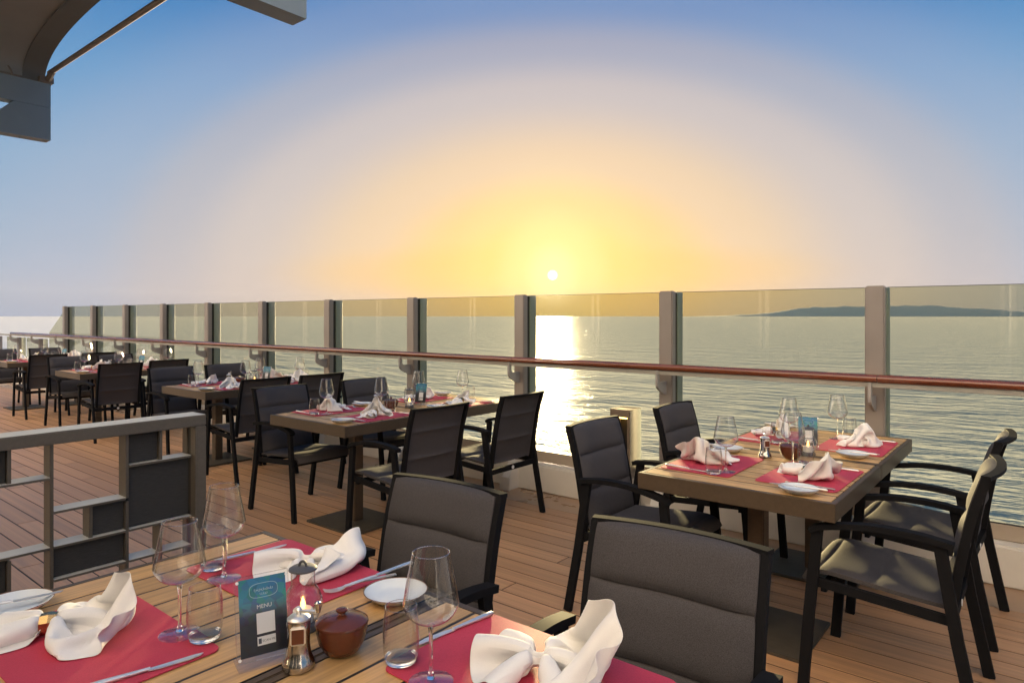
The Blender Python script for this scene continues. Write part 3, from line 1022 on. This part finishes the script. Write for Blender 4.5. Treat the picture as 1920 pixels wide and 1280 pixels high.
def drape(seed, fan=1.1, tilt=0.7, steps=60, grav=6.0, size=0.42, back=0.14, pleats=5, n=37, lift=0.0, tailspread=0.22, twist=0.0, damp=0.9, bend=0.25):
    """square cloth pinched in a ring at the origin (axis +x), let go over a table at z=0; returns n x n points"""
    rg = np.random.RandomState(seed)
    a = np.linspace(-back, size - back, n); t = np.linspace(-1, 1, n)
    S, T = np.meshgrid(a, t, indexing='ij')
    ph = rg.uniform(0, 6.28)
    w = size / 2
    sp = np.where(S > 0, fan, tailspread)
    phi = T * sp * (1 + 0.15 * np.sin(2.3 * T + ph))
    A = np.abs(S)
    amp = 0.034 * np.exp(-A / 0.20) + 0.006
    jit = rg.uniform(0.7, 1.3, n)[None, :]
    zig = amp * np.sin(pleats * np.pi * (T + 0.12 * np.sin(3 * T + ph)) + ph) * jit
    r = A * (1 - 0.10 * np.cos(3 * T + ph)) + 0.004
    tl = np.where(S > 0, tilt * (1 - 0.45 * T * T), 0.02)
    X = np.sign(S + 1e-9) * r * np.cos(phi) * np.cos(tl) - zig * np.sin(tl) * (S > 0)
    Y = r * np.sin(phi) + T * 0.014
    Z = 0.026 + r * np.sin(tl) + zig * np.cos(tl) + lift * np.maximum(S, 0)
    if twist:
        an = twist * np.maximum(S, 0) / size
        Y, Z = Y * np.cos(an) - (Z - .026) * np.sin(an), .026 + Y * np.sin(an) + (Z - .026) * np.cos(an)
    P = np.stack([X, Y, Z], -1); P[..., 2] = np.maximum(P[..., 2], 0.002)
    P += rg.normal(0, 0.0008, P.shape)
    g = np.abs(S) < 0.017
    # pinched bundle inside the ring
    gi = np.where(g)
    yy = T[gi] * 0.016; zz = 0.026 + 0.013 * np.sin(9 * T[gi] + ph) * np.sqrt(np.maximum(0, 1 - T[gi] ** 2))
    P[gi] = np.stack([S[gi], yy, zz], -1)
    W = np.where(g, 0.0, 1.0)
    h = size / (n - 1)
    cons = []
    def add(di, dj, L, k):
        for par in range(2):
            I, J = np.meshgrid(np.arange(0, n - abs(di)), np.arange(0 if dj >= 0 else -dj, n - max(dj, 0)), indexing='ij')
            key = (I // max(1, abs(di))) % 2 if di else (J // max(1, abs(dj))) % 2
            m = key == par
            i, j = I[m], J[m]
            cons.append((i, j, i + di, j + dj, L, k))
    add(1, 0, h, 1.0); add(0, 1, h, 1.0)
    add(1, 1, h * 2 ** .5, 0.5); add(1, -1, h * 2 ** .5, 0.5)
    add(2, 0, 2 * h, bend); add(0, 2, 2 * h, bend)
    add(4, 0, 4 * h, bend * .4); add(0, 4, 4 * h, bend * .4)
    V = np.zeros_like(P); dt = 1 / 60
    for st in range(steps):
        V[..., 2] -= grav * dt
        V *= damp
        Q = P + V * dt * W[..., None]
        for it in range(10):
            for i, j, i2, j2, L, k in cons:
                d = Q[i2, j2] - Q[i, j]
                ln = np.sqrt((d * d).sum(-1)) + 1e-9
                w1, w2 = W[i, j], W[i2, j2]
                ws = w1 + w2 + 1e-9
                diff = (ln - L) / ln * k
                if L > h * 1.9:
                    diff = np.minimum(diff, 0)      # bending only resists folding
                c = d * (diff / ws)[:, None]
                Q[i, j] += c * w1[:, None]; Q[i2, j2] -= c * w2[:, None]
            Q[..., 2] = np.maximum(Q[..., 2], 0.0025)
        V = (Q - P) / dt
        on = Q[..., 2] < 0.0035
        V[on] *= 0.3
        P = Q
    return P


def make_napkin(ring=True, **kw):
    root = empty('napkin')
    P = drape(**kw)
    bm = bmesh.new()
    cloth_sheet(bm, [[Vector(p) for p in r] for r in P], 0.0014)
    for v in bm.verts:
        v.co.z = max(v.co.z, 0.0012)
    o = obj('cloth', fin(bm, 'cloth', True), 'linen', root)
    m = o.modifiers.new('smooth', 'SUBSURF'); m.levels = m.render_levels = 1
    if ring:
        napkin_ring(root, (0, 0, 0.026), 0.0, 0.0225)
    return root


def make_sugar_bowl():
    root = empty('sugar_bowl')
    o = [(0.0, 0.0), (0.026, 0.0), (0.036, 0.006), (0.048, 0.026), (0.0535, 0.05), (0.054, 0.062), (0.0525, 0.063), (0.051, 0.058), (0.045, 0.03), (0.0, 0.01)]
    obj('bowl', lathe_me('bowl', o, 40), 'ceramic_brown', root)
    l = [(0.0, 0.0625), (0.052, 0.0625), (0.0555, 0.0635), (0.0545, 0.067), (0.042, 0.0745), (0.018, 0.079), (0.008, 0.080), (0.007, 0.083), (0.012, 0.087), (0.0125, 0.0905), (0.008, 0.093), (0.0, 0.0935)]
    obj('lid', lathe_me('lid', l, 40), 'ceramic_brown', root)
    return root


def make_mill():
    root = empty('pepper_mill')
    b = [(0.0, 0.0), (0.031, 0.0), (0.0325, 0.003), (0.032, 0.012), (0.0285, 0.020), (0.0245, 0.030), (0.022, 0.048), (0.0222, 0.075), (0.024, 0.092), (0.0235, 0.096), (0.0, 0.0965)]
    obj('body', lathe_me('body', b, 36), 'pewter', root)
    obj('cap', lathe_me('cap', [(0.0, 0.097), (0.0225, 0.097), (0.0225, 0.100), (0.017, 0.105), (0.005, 0.107), (0.005, 0.112), (0.0075, 0.117), (0.005, 0.121), (0.0, 0.1215)], 30), 'steel', root)
    bm = bmesh.new(); sweep(bm, [(-0.002, 0, 0.114), (0.045, 0, 0.116)], 0.008, 0.004)
    c = obj('crank', fin(bm, 'crank', True, 0.001, 1), 'steel', root)
    bm = bmesh.new(); tube(bm, [(0.043, 0, 0.115), (0.043, 0, 0.121), (0.043, 0, 0.134), (0.043, 0, 0.137)], [0.005, 0.0065, 0.0065, 0.003], 12)
    obj('knob', fin(bm, 'knob', True), 'pewter', c)
    # square window frame on the side
    pl = obj('front_plate', box_me('front_plate', (0, -0.0245, 0.073), (0.030, 0.008, 0.036), 0.0025), 'steel', root, rot=(0, 0, radians(28)))
    obj('plate_inset', box_me('plate_inset', (0, -0.0287, 0.073), (0.0235, 0.002, 0.029), 0.0008), 'ceramic_brown', pl)
    return root


def make_lantern():
    root = empty('candle_lantern')
    obj('base', lathe_me('base', [(0, 0), (0.034, 0), (0.036, 0.004), (0.034, 0.014), (0.030, 0.016), (0, 0.016)], 32), 'lid_grey', root)
    o = [(0.028, 0.016), (0.034, 0.025), (0.043, 0.050), (0.0435, 0.065), (0.037, 0.084), (0.029, 0.097), (0.0265, 0.110), (0.027, 0.133)]
    o = [(p.x, p.z) for p in spline([(r, 0, z) for r, z in o], 28)]
    obj('chimney', lathe_me('chimney', o + [(r - 0.0012, z) for r, z in o[::-1]], 36), 'wine_glass', root)
    lid = obj('lid', lathe_me('lid', [(0, 0.133), (0.029, 0.133), (0.0315, 0.1345), (0.031, 0.1375), (0.024, 0.1415), (0, 0.1425)], 32), 'lid_grey', root)
    bm = bmesh.new(); tube(bm, [(0.009 * cos(a), 0, 0.140 + 0.013 * sin(a)) for a in [pi * k / 8 for k in range(9)]], 0.003, 8)
    obj('loop', fin(bm, 'loop', True), 'lid_grey', lid)
    c = obj('tealight', lathe_me('tealight', [(0, 0.0165), (0.022, 0.0165), (0.022, 0.044), (0.0195, 0.046), (0.0, 0.0445)], 28), 'candle_white', root)
    fl = lathe_me('flame', [(0, 0.0446), (0.0042, 0.047), (0.0056, 0.053), (0.0044, 0.061), (0.002, 0.069), (0, 0.074)], 14)
    obj('flame', fl, 'flame', c)
    return root


def text_me(name, body, size):
    cu = bpy.data.curves.new(name, 'FONT'); cu.body = body; cu.size = size; cu.align_x = 'CENTER'; cu.extrude = 0.00005
    cu.resolution_u = 3
    o = bpy.data.objects.new(name, cu); COL.objects.link(o)
    bpy.context.view_layer.update()
    me = bpy.data.meshes.new_from_object(o.evaluated_get(bpy.context.evaluated_depsgraph_get()))
    bpy.data.objects.remove(o, do_unlink=True)
    return me


def make_menu():
    """acrylic stand, face towards -y, leaning back"""
    root = empty('menu_stand')
    obj('foot', box_me('foot', (0, 0.012, 0.003), (0.108, 0.062, 0.005), 0.001), 'acrylic', root)
    lean = radians(-12)
    sh = obj('acrylic_sheet', box_me('acrylic_sheet', (0, 0, 0.087), (0.108, 0.009, 0.166), 0.001), 'acrylic', root, (0, 0, 0.006), (lean, 0, 0))
    obj('poster', box_me('poster', (0, 0, 0.0), (0.094, 0.0008, 0.0)), 'poster', sh)
    o = [c for c in sh.children if c.name.startswith('poster')][0]
    me = box_me('poster', (0, -0.0052, 0.075), (0.094, 0.0010, 0.150)); me.materials.append(MATS['poster'])
    o.data = me; o.location = (0, 0, 0.014)
    for nm, bits, mt in (('white_card', [(0.004, 0.060, 0.036, 0.040), (0.004, 0.026, 0.036, 0.017)], 'print_white'),):
        bm = bmesh.new()
        for x, z, w, h in bits:
            bbox(bm, (x, -0.0060, z + 0.014), (w, 0.0006, h))
        obj(nm, fin(bm, nm), mt, sh)
    bm = bmesh.new(); bbox(bm, (-0.009, -0.0064, 0.040), (0.006, 0.0004, 0.010))
    obj('phone_icon', fin(bm, 'phone_icon'), 'print_ink', sh)
    for body, size, x, z, mt in (('MENU', 0.011, 0.002, 0.103, 'print_white'), ('SCAN ME', 0.0062, 0.0085, 0.0375, 'print_ink'), ('~ bistro ~', 0.0, 0, 0, '')):
        if size:
            t = text_me('lettering', body, size)
            obj('lettering', t, mt, sh, (x, -0.0067, z), (pi / 2, 0, 0))
    # rounded emblem outline with a scribbled line of script
    bm = bmesh.new()
    n = 40
    tube(bm, [(0.002 + 0.028 * math.copysign(abs(cos(a)) ** 0.55, cos(a)), -0.0058, 0.138 + 0.014 * math.copysign(abs(sin(a)) ** 0.7, sin(a))) for a in [2 * pi * k / n for k in range(n + 1)]], 0.0004, 4, False)
    tube(bm, [(-0.017 + 0.038 * k / 60 + 0.0015 * cos(k * 1.1), -0.0058, 0.1395 + 0.0034 * sin(k * 1.1) * (0.6 + 0.4 * sin(k * 0.5))) for k in range(61)], 0.00035, 4)
    tube(bm, [(-0.006 + 0.016 * k / 24 + 0.001 * cos(k * 1.2), -0.0058, 0.131 + 0.0024 * sin(k * 1.2)) for k in range(25)], 0.0003, 4)
    obj('emblem', fin(bm, 'emblem'), 'print_pale', sh)
    for x, z in ((-0.049, 0.16), (0.049, 0.16), (-0.049, 0.012), (0.049, 0.012)):
        bm = bmesh.new(); tube(bm, [(x, -0.0048, z), (x, -0.0062, z)], 0.0032, 12)
        obj('corner_stud', fin(bm, 'corner_stud'), 'steel', sh)
    return root


PROTO = {'wine_glass': make_wine_glass, 'tumbler': make_tumbler, 'side_plate': make_plate, 'table_knife': make_knife, 'table_fork': make_fork,
         'sugar_bowl': make_sugar_bowl, 'pepper_mill': make_mill, 'candle_lantern': make_lantern, 'menu_stand': make_menu,
         'napkin_1': lambda: make_napkin(seed=8, tilt=1.25, fan=1.4, pleats=7, steps=22, grav=3, size=0.36), 'napkin_2': lambda: make_napkin(seed=10, tilt=1.1, fan=1.5, steps=18, grav=3, back=.17, size=0.36),
         'napkin_3': lambda: make_napkin(seed=12, tilt=.9, pleats=3, steps=16, grav=3.5, fan=1.3, back=.13, size=0.36),
         'napkin_a': lambda: make_napkin(seed=5, tilt=.85, pleats=3, steps=18, grav=5, fan=1.3), 'napkin_b': lambda: make_napkin(False, seed=14, tilt=1.0, pleats=4, steps=22, fan=1.2, grav=4, twist=-.8, size=0.40),
         'napkin_c': lambda: make_napkin(False, seed=11, tilt=.95, fan=1.3, pleats=3, steps=20, grav=3.4)}
_made = {}


def put(kind, x, y, z, rz, label, cat, group=None, tilt=None):
    if kind not in _made:
        _made[kind] = PROTO[kind](); o = _made[kind]
    else:
        o = copy_tree(_made[kind])
    o.location = (x, y, z); o.rotation_euler = (tilt[0] if tilt else 0, tilt[1] if tilt else 0, rz)
    tag(o, label, cat, group)
    return o


MAT_ME = make_placemat()
MAT_ME.materials.append(MATS['mat_red'])
GROUPS = {'mat': 'red placemats', 'wine': 'wine glasses', 'tumbler': 'water tumblers', 'napkin': 'white napkins', 'plate': 'side plates',
          'knife': 'table knives', 'fork': 'table forks'}


def setting(ex, ey, rz, where, seed, parts='mwtnpkf'):
    """place setting at table edge point (ex,ey); rz = direction the diner faces"""
    rr = random.Random(seed)
    c, s = cos(rz), sin(rz)
    W = lambda u, v: (ex + c * u - s * v, ey + s * u + c * v)
    j = lambda a: rr.uniform(-a, a)
    if 'm' in parts:
        x, y = W(0.20, 0.0)
        m = obj('placemat', MAT_ME, None, None, (x, y, TZ + 0.0014), (0, 0, rz + j(0.03)))
        tag(m, 'red placemat at ' + where, 'placemat', GROUPS['mat'])
    zt = TZ + 0.0028
    if 'w' in parts:
        x, y = W(0.325 + j(0.015), -0.15 + j(0.02)); put('wine_glass', x, y, zt, j(3), 'empty wine glass at ' + where, 'wine glass', GROUPS['wine'])
    if 't' in parts:
        x, y = W(0.285 + j(0.01), -0.215 + j(0.01)); put('tumbler', x, y, zt, j(3), 'empty clear tumbler at ' + where, 'tumbler', GROUPS['tumbler'])
    if 'n' in parts:
        x, y = W(0.19 + j(0.02), 0.02 + j(0.03))
        put('napkin_%d' % (1 + seed % 3), x, y, zt, rz + rr.choice((0.6, 1.9, -1.4, 2.6, -0.4)) + j(0.4), 'white napkin in a ring at ' + where, 'napkin', GROUPS['napkin'])
    if 'p' in parts:
        x, y = W(0.15 + j(0.015), 0.325 + j(0.008)); put('side_plate', x, y, TZ + 0.0004, j(3), 'small white side plate at ' + where, 'plate', GROUPS['plate'])
        px, py = x, y
        if 'k' in parts:
            put('table_knife', px + 0.01 * c, py + 0.01 * s, TZ + 0.0205, rz + 0.1 + j(0.15), 'knife on the side plate, ' + where, 'knife', GROUPS['knife'])
    if 'f' in parts:
        x, y = W(0.15, 0.215); put('table_fork', x, y, zt, rz + j(0.06), 'fork on the placemat, ' + where, 'fork', GROUPS['fork'])
    if 'k' in parts:
        x, y = W(0.165, -0.205); put('table_knife', x, y, zt, rz + j(0.05), 'knife on the placemat, ' + where, 'knife', GROUPS['knife'])


def centrepiece(x, y, where, seed, lantern=True, rz=0.6):
    rr = random.Random(seed)
    z = TZ + 0.0006
    g = 'table centrepieces'
    put('sugar_bowl', x + 0.02, y - 0.02, z, 0, 'brown lidded sugar bowl on ' + where, 'sugar bowl', 'sugar bowls')
    put('pepper_mill', x - 0.09, y - 0.07, z, rr.uniform(0, 3), 'metal pepper mill on ' + where, 'pepper mill', 'pepper mills')
    if lantern:
        put('candle_lantern', x + 0.06, y + 0.13, z, rr.uniform(0, 3), 'small glass candle lantern on ' + where, 'lantern', 'candle lanterns')
    put('menu_stand', x + 0.02, y + 0.28, z, rz, 'clear acrylic menu stand on ' + where, 'menu', 'menu stands')


# rail tables: name, x0, x1, y0, length of one table, chairs (x,y), seat offsets
TB = {
    'B': dict(x=(-1.485, -0.648), y0=2.74, L=0.87, where='the table beyond the bollard light, away from the slanted pane', short='lone table beyond the bollard'),
    'C': dict(x=(-4.42, -3.545), y0=2.675, L=0.87, where='first table', short='first row table from the bollard'),
    'D': dict(x=(-7.05, -6.14), y0=3.06, L=0.70, where='second table', short='second row table from the bollard'),
    'E': dict(x=(-10.14, -9.27), y0=3.06, L=0.70, where='third table', short='third row table from the bollard'),
    'G': dict(x=(-13.1, -12.25), y0=3.08, L=0.69, where='fourth table', short='fourth row table from the bollard'),
}
CHAIRS = {
    'B': [(-1.590, 3.02, 0, 'L1'), (-1.555, 3.89, 0, 'L2'), (-0.495, 3.05, pi, 'R1'), (-0.495, 3.86, pi, 'R2')],
    'C': [(-4.44, 2.965, 0, 'L1'), (-4.42, 3.76, 0, 'L2'), (-3.255, 2.955, pi, 'R1'), (-3.25, 3.757, pi, 'R2')],
    'D': [(-7.12, 3.31, 0, 'L1'), (-7.11, 3.92, 0, 'L2'), (-5.76, 3.28, pi, 'R1'), (-5.74, 3.85, pi, 'R2')],
    'E': [(-10.15, 3.30, 0, 'L1'), (-10.2, 3.92, 0, 'L2'), (-8.80, 3.24, pi, 'R1'), (-8.98, 3.87, pi, 'R2')],
    'G': [(-13.25, 3.30, 0, 'L1'), (-13.25, 3.95, 0, 'L2'), (-11.5, 3.30, pi, 'R1'), (-11.55, 3.98, pi, 'R2')],
}
for key, t in TB.items():
    x0, x1 = t['x']; y0, L = t['y0'], t['L']
    nm = t['short']
    ped = {'B': (-0.02, 0.0), 'C': (0.12, -0.10)}.get(key, (0.0, 0.0))
    table(x0, x1, y0, y0 + L, 'x', 'teak slatted table, inner half of the ' + nm, 'teak tables along the rail', ped)
    table(x0, x1, y0 + L, y0 + 2 * L, 'x', 'teak slatted table, rail-side half of the ' + nm, 'teak tables along the rail', (ped[0], 0.05))
    for cx, cy, rz, s in CHAIRS[key]:
        toward = ('facing away from' if (rz == 0) == (key == 'B') else 'facing towards')
        side = 'bollard side' if ((s[0] == 'R') != (key == 'B')) else 'far side'
        if key == 'B':
            side = 'bollard side' if s[0] == 'L' else 'far side'
        row = 'inner seat' if s[1] == '1' else 'rail-side seat'
        jit = R.uniform(-0.035, 0.035)
        chair(cx, cy, rz + jit, 'dark quilted armchair, %s, %s of the %s' % (row, side, nm), 'dark quilted armchairs')
        ex = x0 if s[0] == 'L' else x1
        ey = y0 + (0.39 if s[1] == '1' else L + 0.40 * (L / 0.87) + 0.03)
        if s[0] == 'R' and s[1] == '1':
            ey = y0 + 0.415
        where = '%s, %s, %s' % (row, side, nm)
        setting(ex, ey, rz, where, hash((key, s)) % 997 if False else (ord(key) * 31 + ord(s[0]) * 7 + ord(s[1])))
    centrepiece((x0 + x1) / 2 + 0.02, y0 + L - 0.12, nm, ord(key), lantern=True, rz=radians(20))

# ------------------------------------------------------------------ table with the divider (nearest group)
AX0, AX1, AX2, AY0, AY1 = -2.045, -1.208, -0.371, 0.35, 1.222
table(AX0, AX1, AY0, AY1, 'y', 'teak slatted table next to the grid divider, holding the lit lantern', 'teak tables beside the divider')
table(AX1, AX2, AY0, AY1, 'y', 'teak slatted table joined to the lantern table, away from the divider', 'teak tables beside the divider')
chair(-1.548, 1.285, -pi / 2 + 0.06, 'dark quilted armchair facing the lantern table, next to the divider', 'dark quilted armchairs')
chair(-0.738, 1.295, -pi / 2 + 0.065, 'dark quilted armchair at the lantern table, away from the divider', 'dark quilted armchairs')

zt = TZ + 0.0028


def mat_at(x0, x1, y0, y1, label):
    m = obj('placemat', MAT_ME, None, None, ((x0 + x1) / 2, (y0 + y1) / 2, TZ + 0.0014), (0, 0, pi / 2))
    tag(m, label, 'placemat', GROUPS['mat'])


mat_at(-1.87, -1.38, 0.395, 0.725, 'red placemat at the divider table seat without a chair')
mat_at(-1.90, -1.41, 0.885, 1.215, 'red placemat before the chair next to the divider')
mat_at(-1.055, -0.565, 0.885, 1.215, 'red placemat before the lantern table chair away from the divider')
wg = lambda px, py, l: put('wine_glass', *at(px, py, TZ).xy, zt, 0, l, 'wine glass', GROUPS['wine'])
tb = lambda px, py, l: put('tumbler', *at(px, py, TZ).xy, zt, 0, l, 'tumbler', GROUPS['tumbler'])
wg(337, 1190, 'large wine glass beside the menu stand on the lantern table')
wg(420, 1087, 'wine glass behind the menu stand nearest the divider')
wg(808, 1280, 'wine glass beside the brown bowl on the lantern table')
tb(384, 1200, 'clear tumbler beside the menu stand on the lantern table')
tb(400, 1068, 'clear tumbler nearest the divider on the lantern table')
tb(752, 1243, 'clear tumbler beside the brown sugar bowl on the lantern table')
p = at(742, 1122, TZ); put('side_plate', p.x, p.y, TZ + 0.0006, 0, 'white side plate with knife next to the lantern', 'plate', GROUPS['plate'])
p = at(28, 1145, TZ); put('side_plate', p.x, p.y, TZ + 0.0006, 0, 'white side plate on the table corner next to the divider', 'plate', GROUPS['plate'])
p = at(568, 1178, TZ); put('candle_lantern', p.x, p.y, TZ + 0.0006, 0.5, 'glass hurricane lantern with lit candle and grey lid', 'lantern', 'candle lanterns')
p = at(560, 1250, TZ); put('pepper_mill', p.x, p.y, TZ + 0.0006, radians(25), 'shiny pewter pepper mill with crank beside the lit lantern', 'pepper mill', 'pepper mills')
p = at(641, 1222, TZ); put('sugar_bowl', p.x, p.y, TZ + 0.0006, 0, 'brown glazed sugar bowl with knobbed lid beside the lit lantern', 'sugar bowl', 'sugar bowls')
p = at(497, 1243, TZ); put('menu_stand', p.x, p.y, TZ + 0.0006, radians(72), 'acrylic stand with blue MENU poster leaning beside the lit lantern', 'menu', 'menu stands')


def lay(kind, a, b, z0, z1, label, flip=False):
    """lay cutlery from pixel a (handle end) to pixel b (tip)"""
    A, B = at(*a, TZ), at(*b, TZ)
    d = B - A; ang = atan2(d.y, d.x)
    m = (A + B) / 2
    put(kind, m.x, m.y, (z0 + z1) / 2, ang, label, 'knife' if 'knife' in kind else 'fork', GROUPS['knife' if 'knife' in kind else 'fork'], (0, -math.asin((z1 - z0) / 0.21)))


lay('table_knife', (915, 1158), (782, 1212), zt, zt, 'knife on the placemat beside the wine glass and brown bowl')
lay('table_knife', (753, 1079), (660, 1112), TZ + 0.0215, TZ + 0.0215, 'knife lying over the rim of the plate next to the lantern')
lay('table_fork', (722, 1092), (624, 1112), TZ + 0.014, zt, 'fork resting beside the plate next to the lantern')
lay('table_knife', (220, 1278), (332, 1244), zt, zt, 'knife on the placemat edge at the seat without a chair')
lay('table_knife', (400, 1058), (545, 1022), zt, zt, 'knife on the placemat behind the napkin nearest the divider')
lay('table_knife', (-30, 1158), (70, 1136), TZ + 0.0215, TZ + 0.0215, 'knife lying across the plate on the divider table corner')


for kind, px, py, rz, lab in (('napkin_a', 92, 1192, radians(62), 'white napkin fanned out of a brass ring at the seat without chair'),
                              ('napkin_b', 572, 1068, radians(40), 'white napkin standing in peaks behind the lit lantern'),
                              ('napkin_c', 1010, 1262, radians(30), 'large crumpled white napkin on the placemat away from the divider')):
    p = at(px, py, TZ)
    put(kind, p.x, p.y, zt, rz, lab, 'napkin', GROUPS['napkin'])

# ------------------------------------------------------------------ grid divider
SX = -2.58


def build_divider():
    root = tag(empty('grid_divider', (SX, 0.9, 0)), 'low bronze grid divider with dark woven panels beside the lantern table', 'divider')
    dep = 0.11
    Y = lambda y: y - 0.9

    def bar(name, y0, y1, z0, z1, d=dep, xoff=0.0, mat='screen_metal', bev=0.003):
        return obj(name, box_me(name, (-d / 2 + xoff, Y((y0 + y1) / 2), (z0 + z1) / 2), (d, y1 - y0, z1 - z0), bev), mat, root)
    ya, yb, zt_, zb = -0.75, 1.29, 1.075, 0.05
    tb_ = bar('top_bar', ya, yb, 1.034, zt_)
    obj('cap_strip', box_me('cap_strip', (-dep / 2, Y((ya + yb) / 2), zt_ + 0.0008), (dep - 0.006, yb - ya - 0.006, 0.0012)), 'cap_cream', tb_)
    # end posts: front strip, dark slot, rear strip
    for y0, y1, s in ((yb - 0.043, yb, -1), (ya, ya + 0.043, 1)):
        bar('end_post', y0, y1, 0.0, 1.0335, 0.042)
        bar('end_post', y0, y1, 0.0, 1.0335, 0.042, -0.068)
        bar('slot_liner', y0 + 0.004, y1 - 0.004, 0.0, 1.033, 0.0255, -0.0422, 'gasket', 0)
    cols = [1.246 - 0.1172 * k for k in range(18)]
    zs = [1.034, 0.918, 0.803, 0.686, 0.575, 0.46, 0.345, 0.23, 0.115]
    d2, t = 0.062, 0.011
    vert = lambda c, z0, z1: bar('upright', cols[c] - t / 2, cols[c] + t / 2, z0, z1, d2, -0.024, bev=0.0015)
    th = 0.007

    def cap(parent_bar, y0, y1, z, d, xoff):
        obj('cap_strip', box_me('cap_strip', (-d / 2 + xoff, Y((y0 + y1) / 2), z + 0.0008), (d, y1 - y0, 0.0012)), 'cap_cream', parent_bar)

    def hor(z, c0, c1):
        y0, y1 = cols[c1] + t / 2 + .0005, cols[c0] - t / 2 - .0005
        b = bar('crossbar', y0, y1, z - th / 2, z + th / 2, d2 + 0.012, -0.019, bev=0)
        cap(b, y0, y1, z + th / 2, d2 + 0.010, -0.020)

    def panel(c0, c1, z0, z1):
        m = 0.0065
        return bar('woven_panel', cols[c1] + m, cols[c0] - m, z1 + m, z0 - m, 0.03, -0.04, 'screen_cloth', 0.002)
    # matched layout (columns count from the end post)
    vert(4, 0.012, 1.033); vert(2, zs[2], 1.033); vert(3, zs[3], zs[2]); vert(1, zs[1], 1.033); vert(1, 0.012, zs[3]); vert(2, 0.012, zs[2] - t)
    vert(5, zs[1], 1.033); vert(5, 0.012, zs[3] - t)
    hor(zs[1], 0, 2); hor(zs[2], 2, 4); hor(zs[3], 0, 2); hor(zs[3], 2, 4); hor(zs[3], 4, 6); hor(zs[1], 4, 6); hor(zs[4], 0, 2); hor(zs[4], 2, 4)
    panel(1, 2, zs[0], zs[1]); panel(0, 2, zs[1], zs[3]); panel(2, 3, zs[2], zs[3]); panel(2, 4, zs[3], zs[4]); panel(5, 6, zs[0], zs[1]); panel(5, 6, zs[3], zs[5])
    # the part that continues behind the table and to the far end, same idea
    hor(zs[5], 0, 2); hor(zs[6], 2, 4); vert(8, 0.012, 1.033); vert(6, 0.012, 1.033); vert(11, 0.012, 1.033); hor(zs[2], 6, 8); hor(zs[4], 6, 8); hor(zs[3], 8, 11); hor(zs[6], 8, 11)
    panel(6, 8, zs[2], zs[4]); panel(8, 11, zs[0], zs[3]); panel(11, 14, zs[3], zs[6]); panel(0, 2, zs[5], zs[7]); panel(2, 4, zs[6], zs[8])
    bar('bottom_bar', ya + 0.044, yb - 0.044, 0.012, 0.05, 0.1, -0.004)


build_divider()

# ------------------------------------------------------------------ bollard light by the curb


def build_bollard():
    x0, x1, y0, y1, zt_ = -2.545, -2.385, 4.285, 4.455, 0.783
    root = tag(empty('bollard_light', ((x0 + x1) / 2, (y0 + y1) / 2, 0)), 'square stainless bollard light with amber lamp in its recess, standing by the curb', 'bollard light')
    w, d = x1 - x0, y1 - y0
    bm = bmesh.new()
    t = 0.018
    bbox(bm, (0, d / 2 - t / 2, zt_ / 2), (w, t, zt_))
    bbox(bm, (w / 2 - t / 2 - 0.0005, -t / 2 , zt_ / 2), (t, d - t - 0.002, zt_ - 0.002)); bbox(bm, (-w / 2 + t / 2 + 0.0005, -t / 2, zt_ / 2), (t, d - t - 0.002, zt_ - 0.002))
    bbox(bm, (0, -t / 2, zt_ - 0.03), (w - 2 * t - 0.002, d - t - 0.003, 0.055))
    bbox(bm, (0, -t / 2, 0.14), (w - 2 * t - 0.002, d - t - 0.003, 0.278))
    obj('housing', fin(bm, 'housing'), 'bollard_paint', root)
    obj('side_panel', box_me('side_panel', (w / 2 + 0.002, 0, zt_ / 2), (0.003, d - 0.002, zt_ - 0.002)), 'brushed', root)
    obj('recess', box_me('recess', (0, 0.045, 0.50), (w - 2 * t - 0.002, 0.01, 0.448)), 'gasket', root)
    obj('lamp', box_me('lamp', (0.0, -0.01, 0.715), (0.09, 0.06, 0.012), 0.003), 'lamp_amber', root)


build_bollard()

# ------------------------------------------------------------------ sea haze: one even body of air round everything
m, nt, out = new_mat('haze')
v = nt.nodes.new('ShaderNodeVolumePrincipled')
v.inputs['Density'].default_value = 2.0e-5
v.inputs['Color'].default_value = (0.30, 0.31, 0.33, 1)
v.inputs['Anisotropy'].default_value = 0.1
nt.links.new(v.outputs[0], out.inputs['Volume'])
hz = obj('haze', box_me('haze', (0, 0, 343), (42000, 42000, 714)), 'haze')
hz['kind'] = 'stuff'
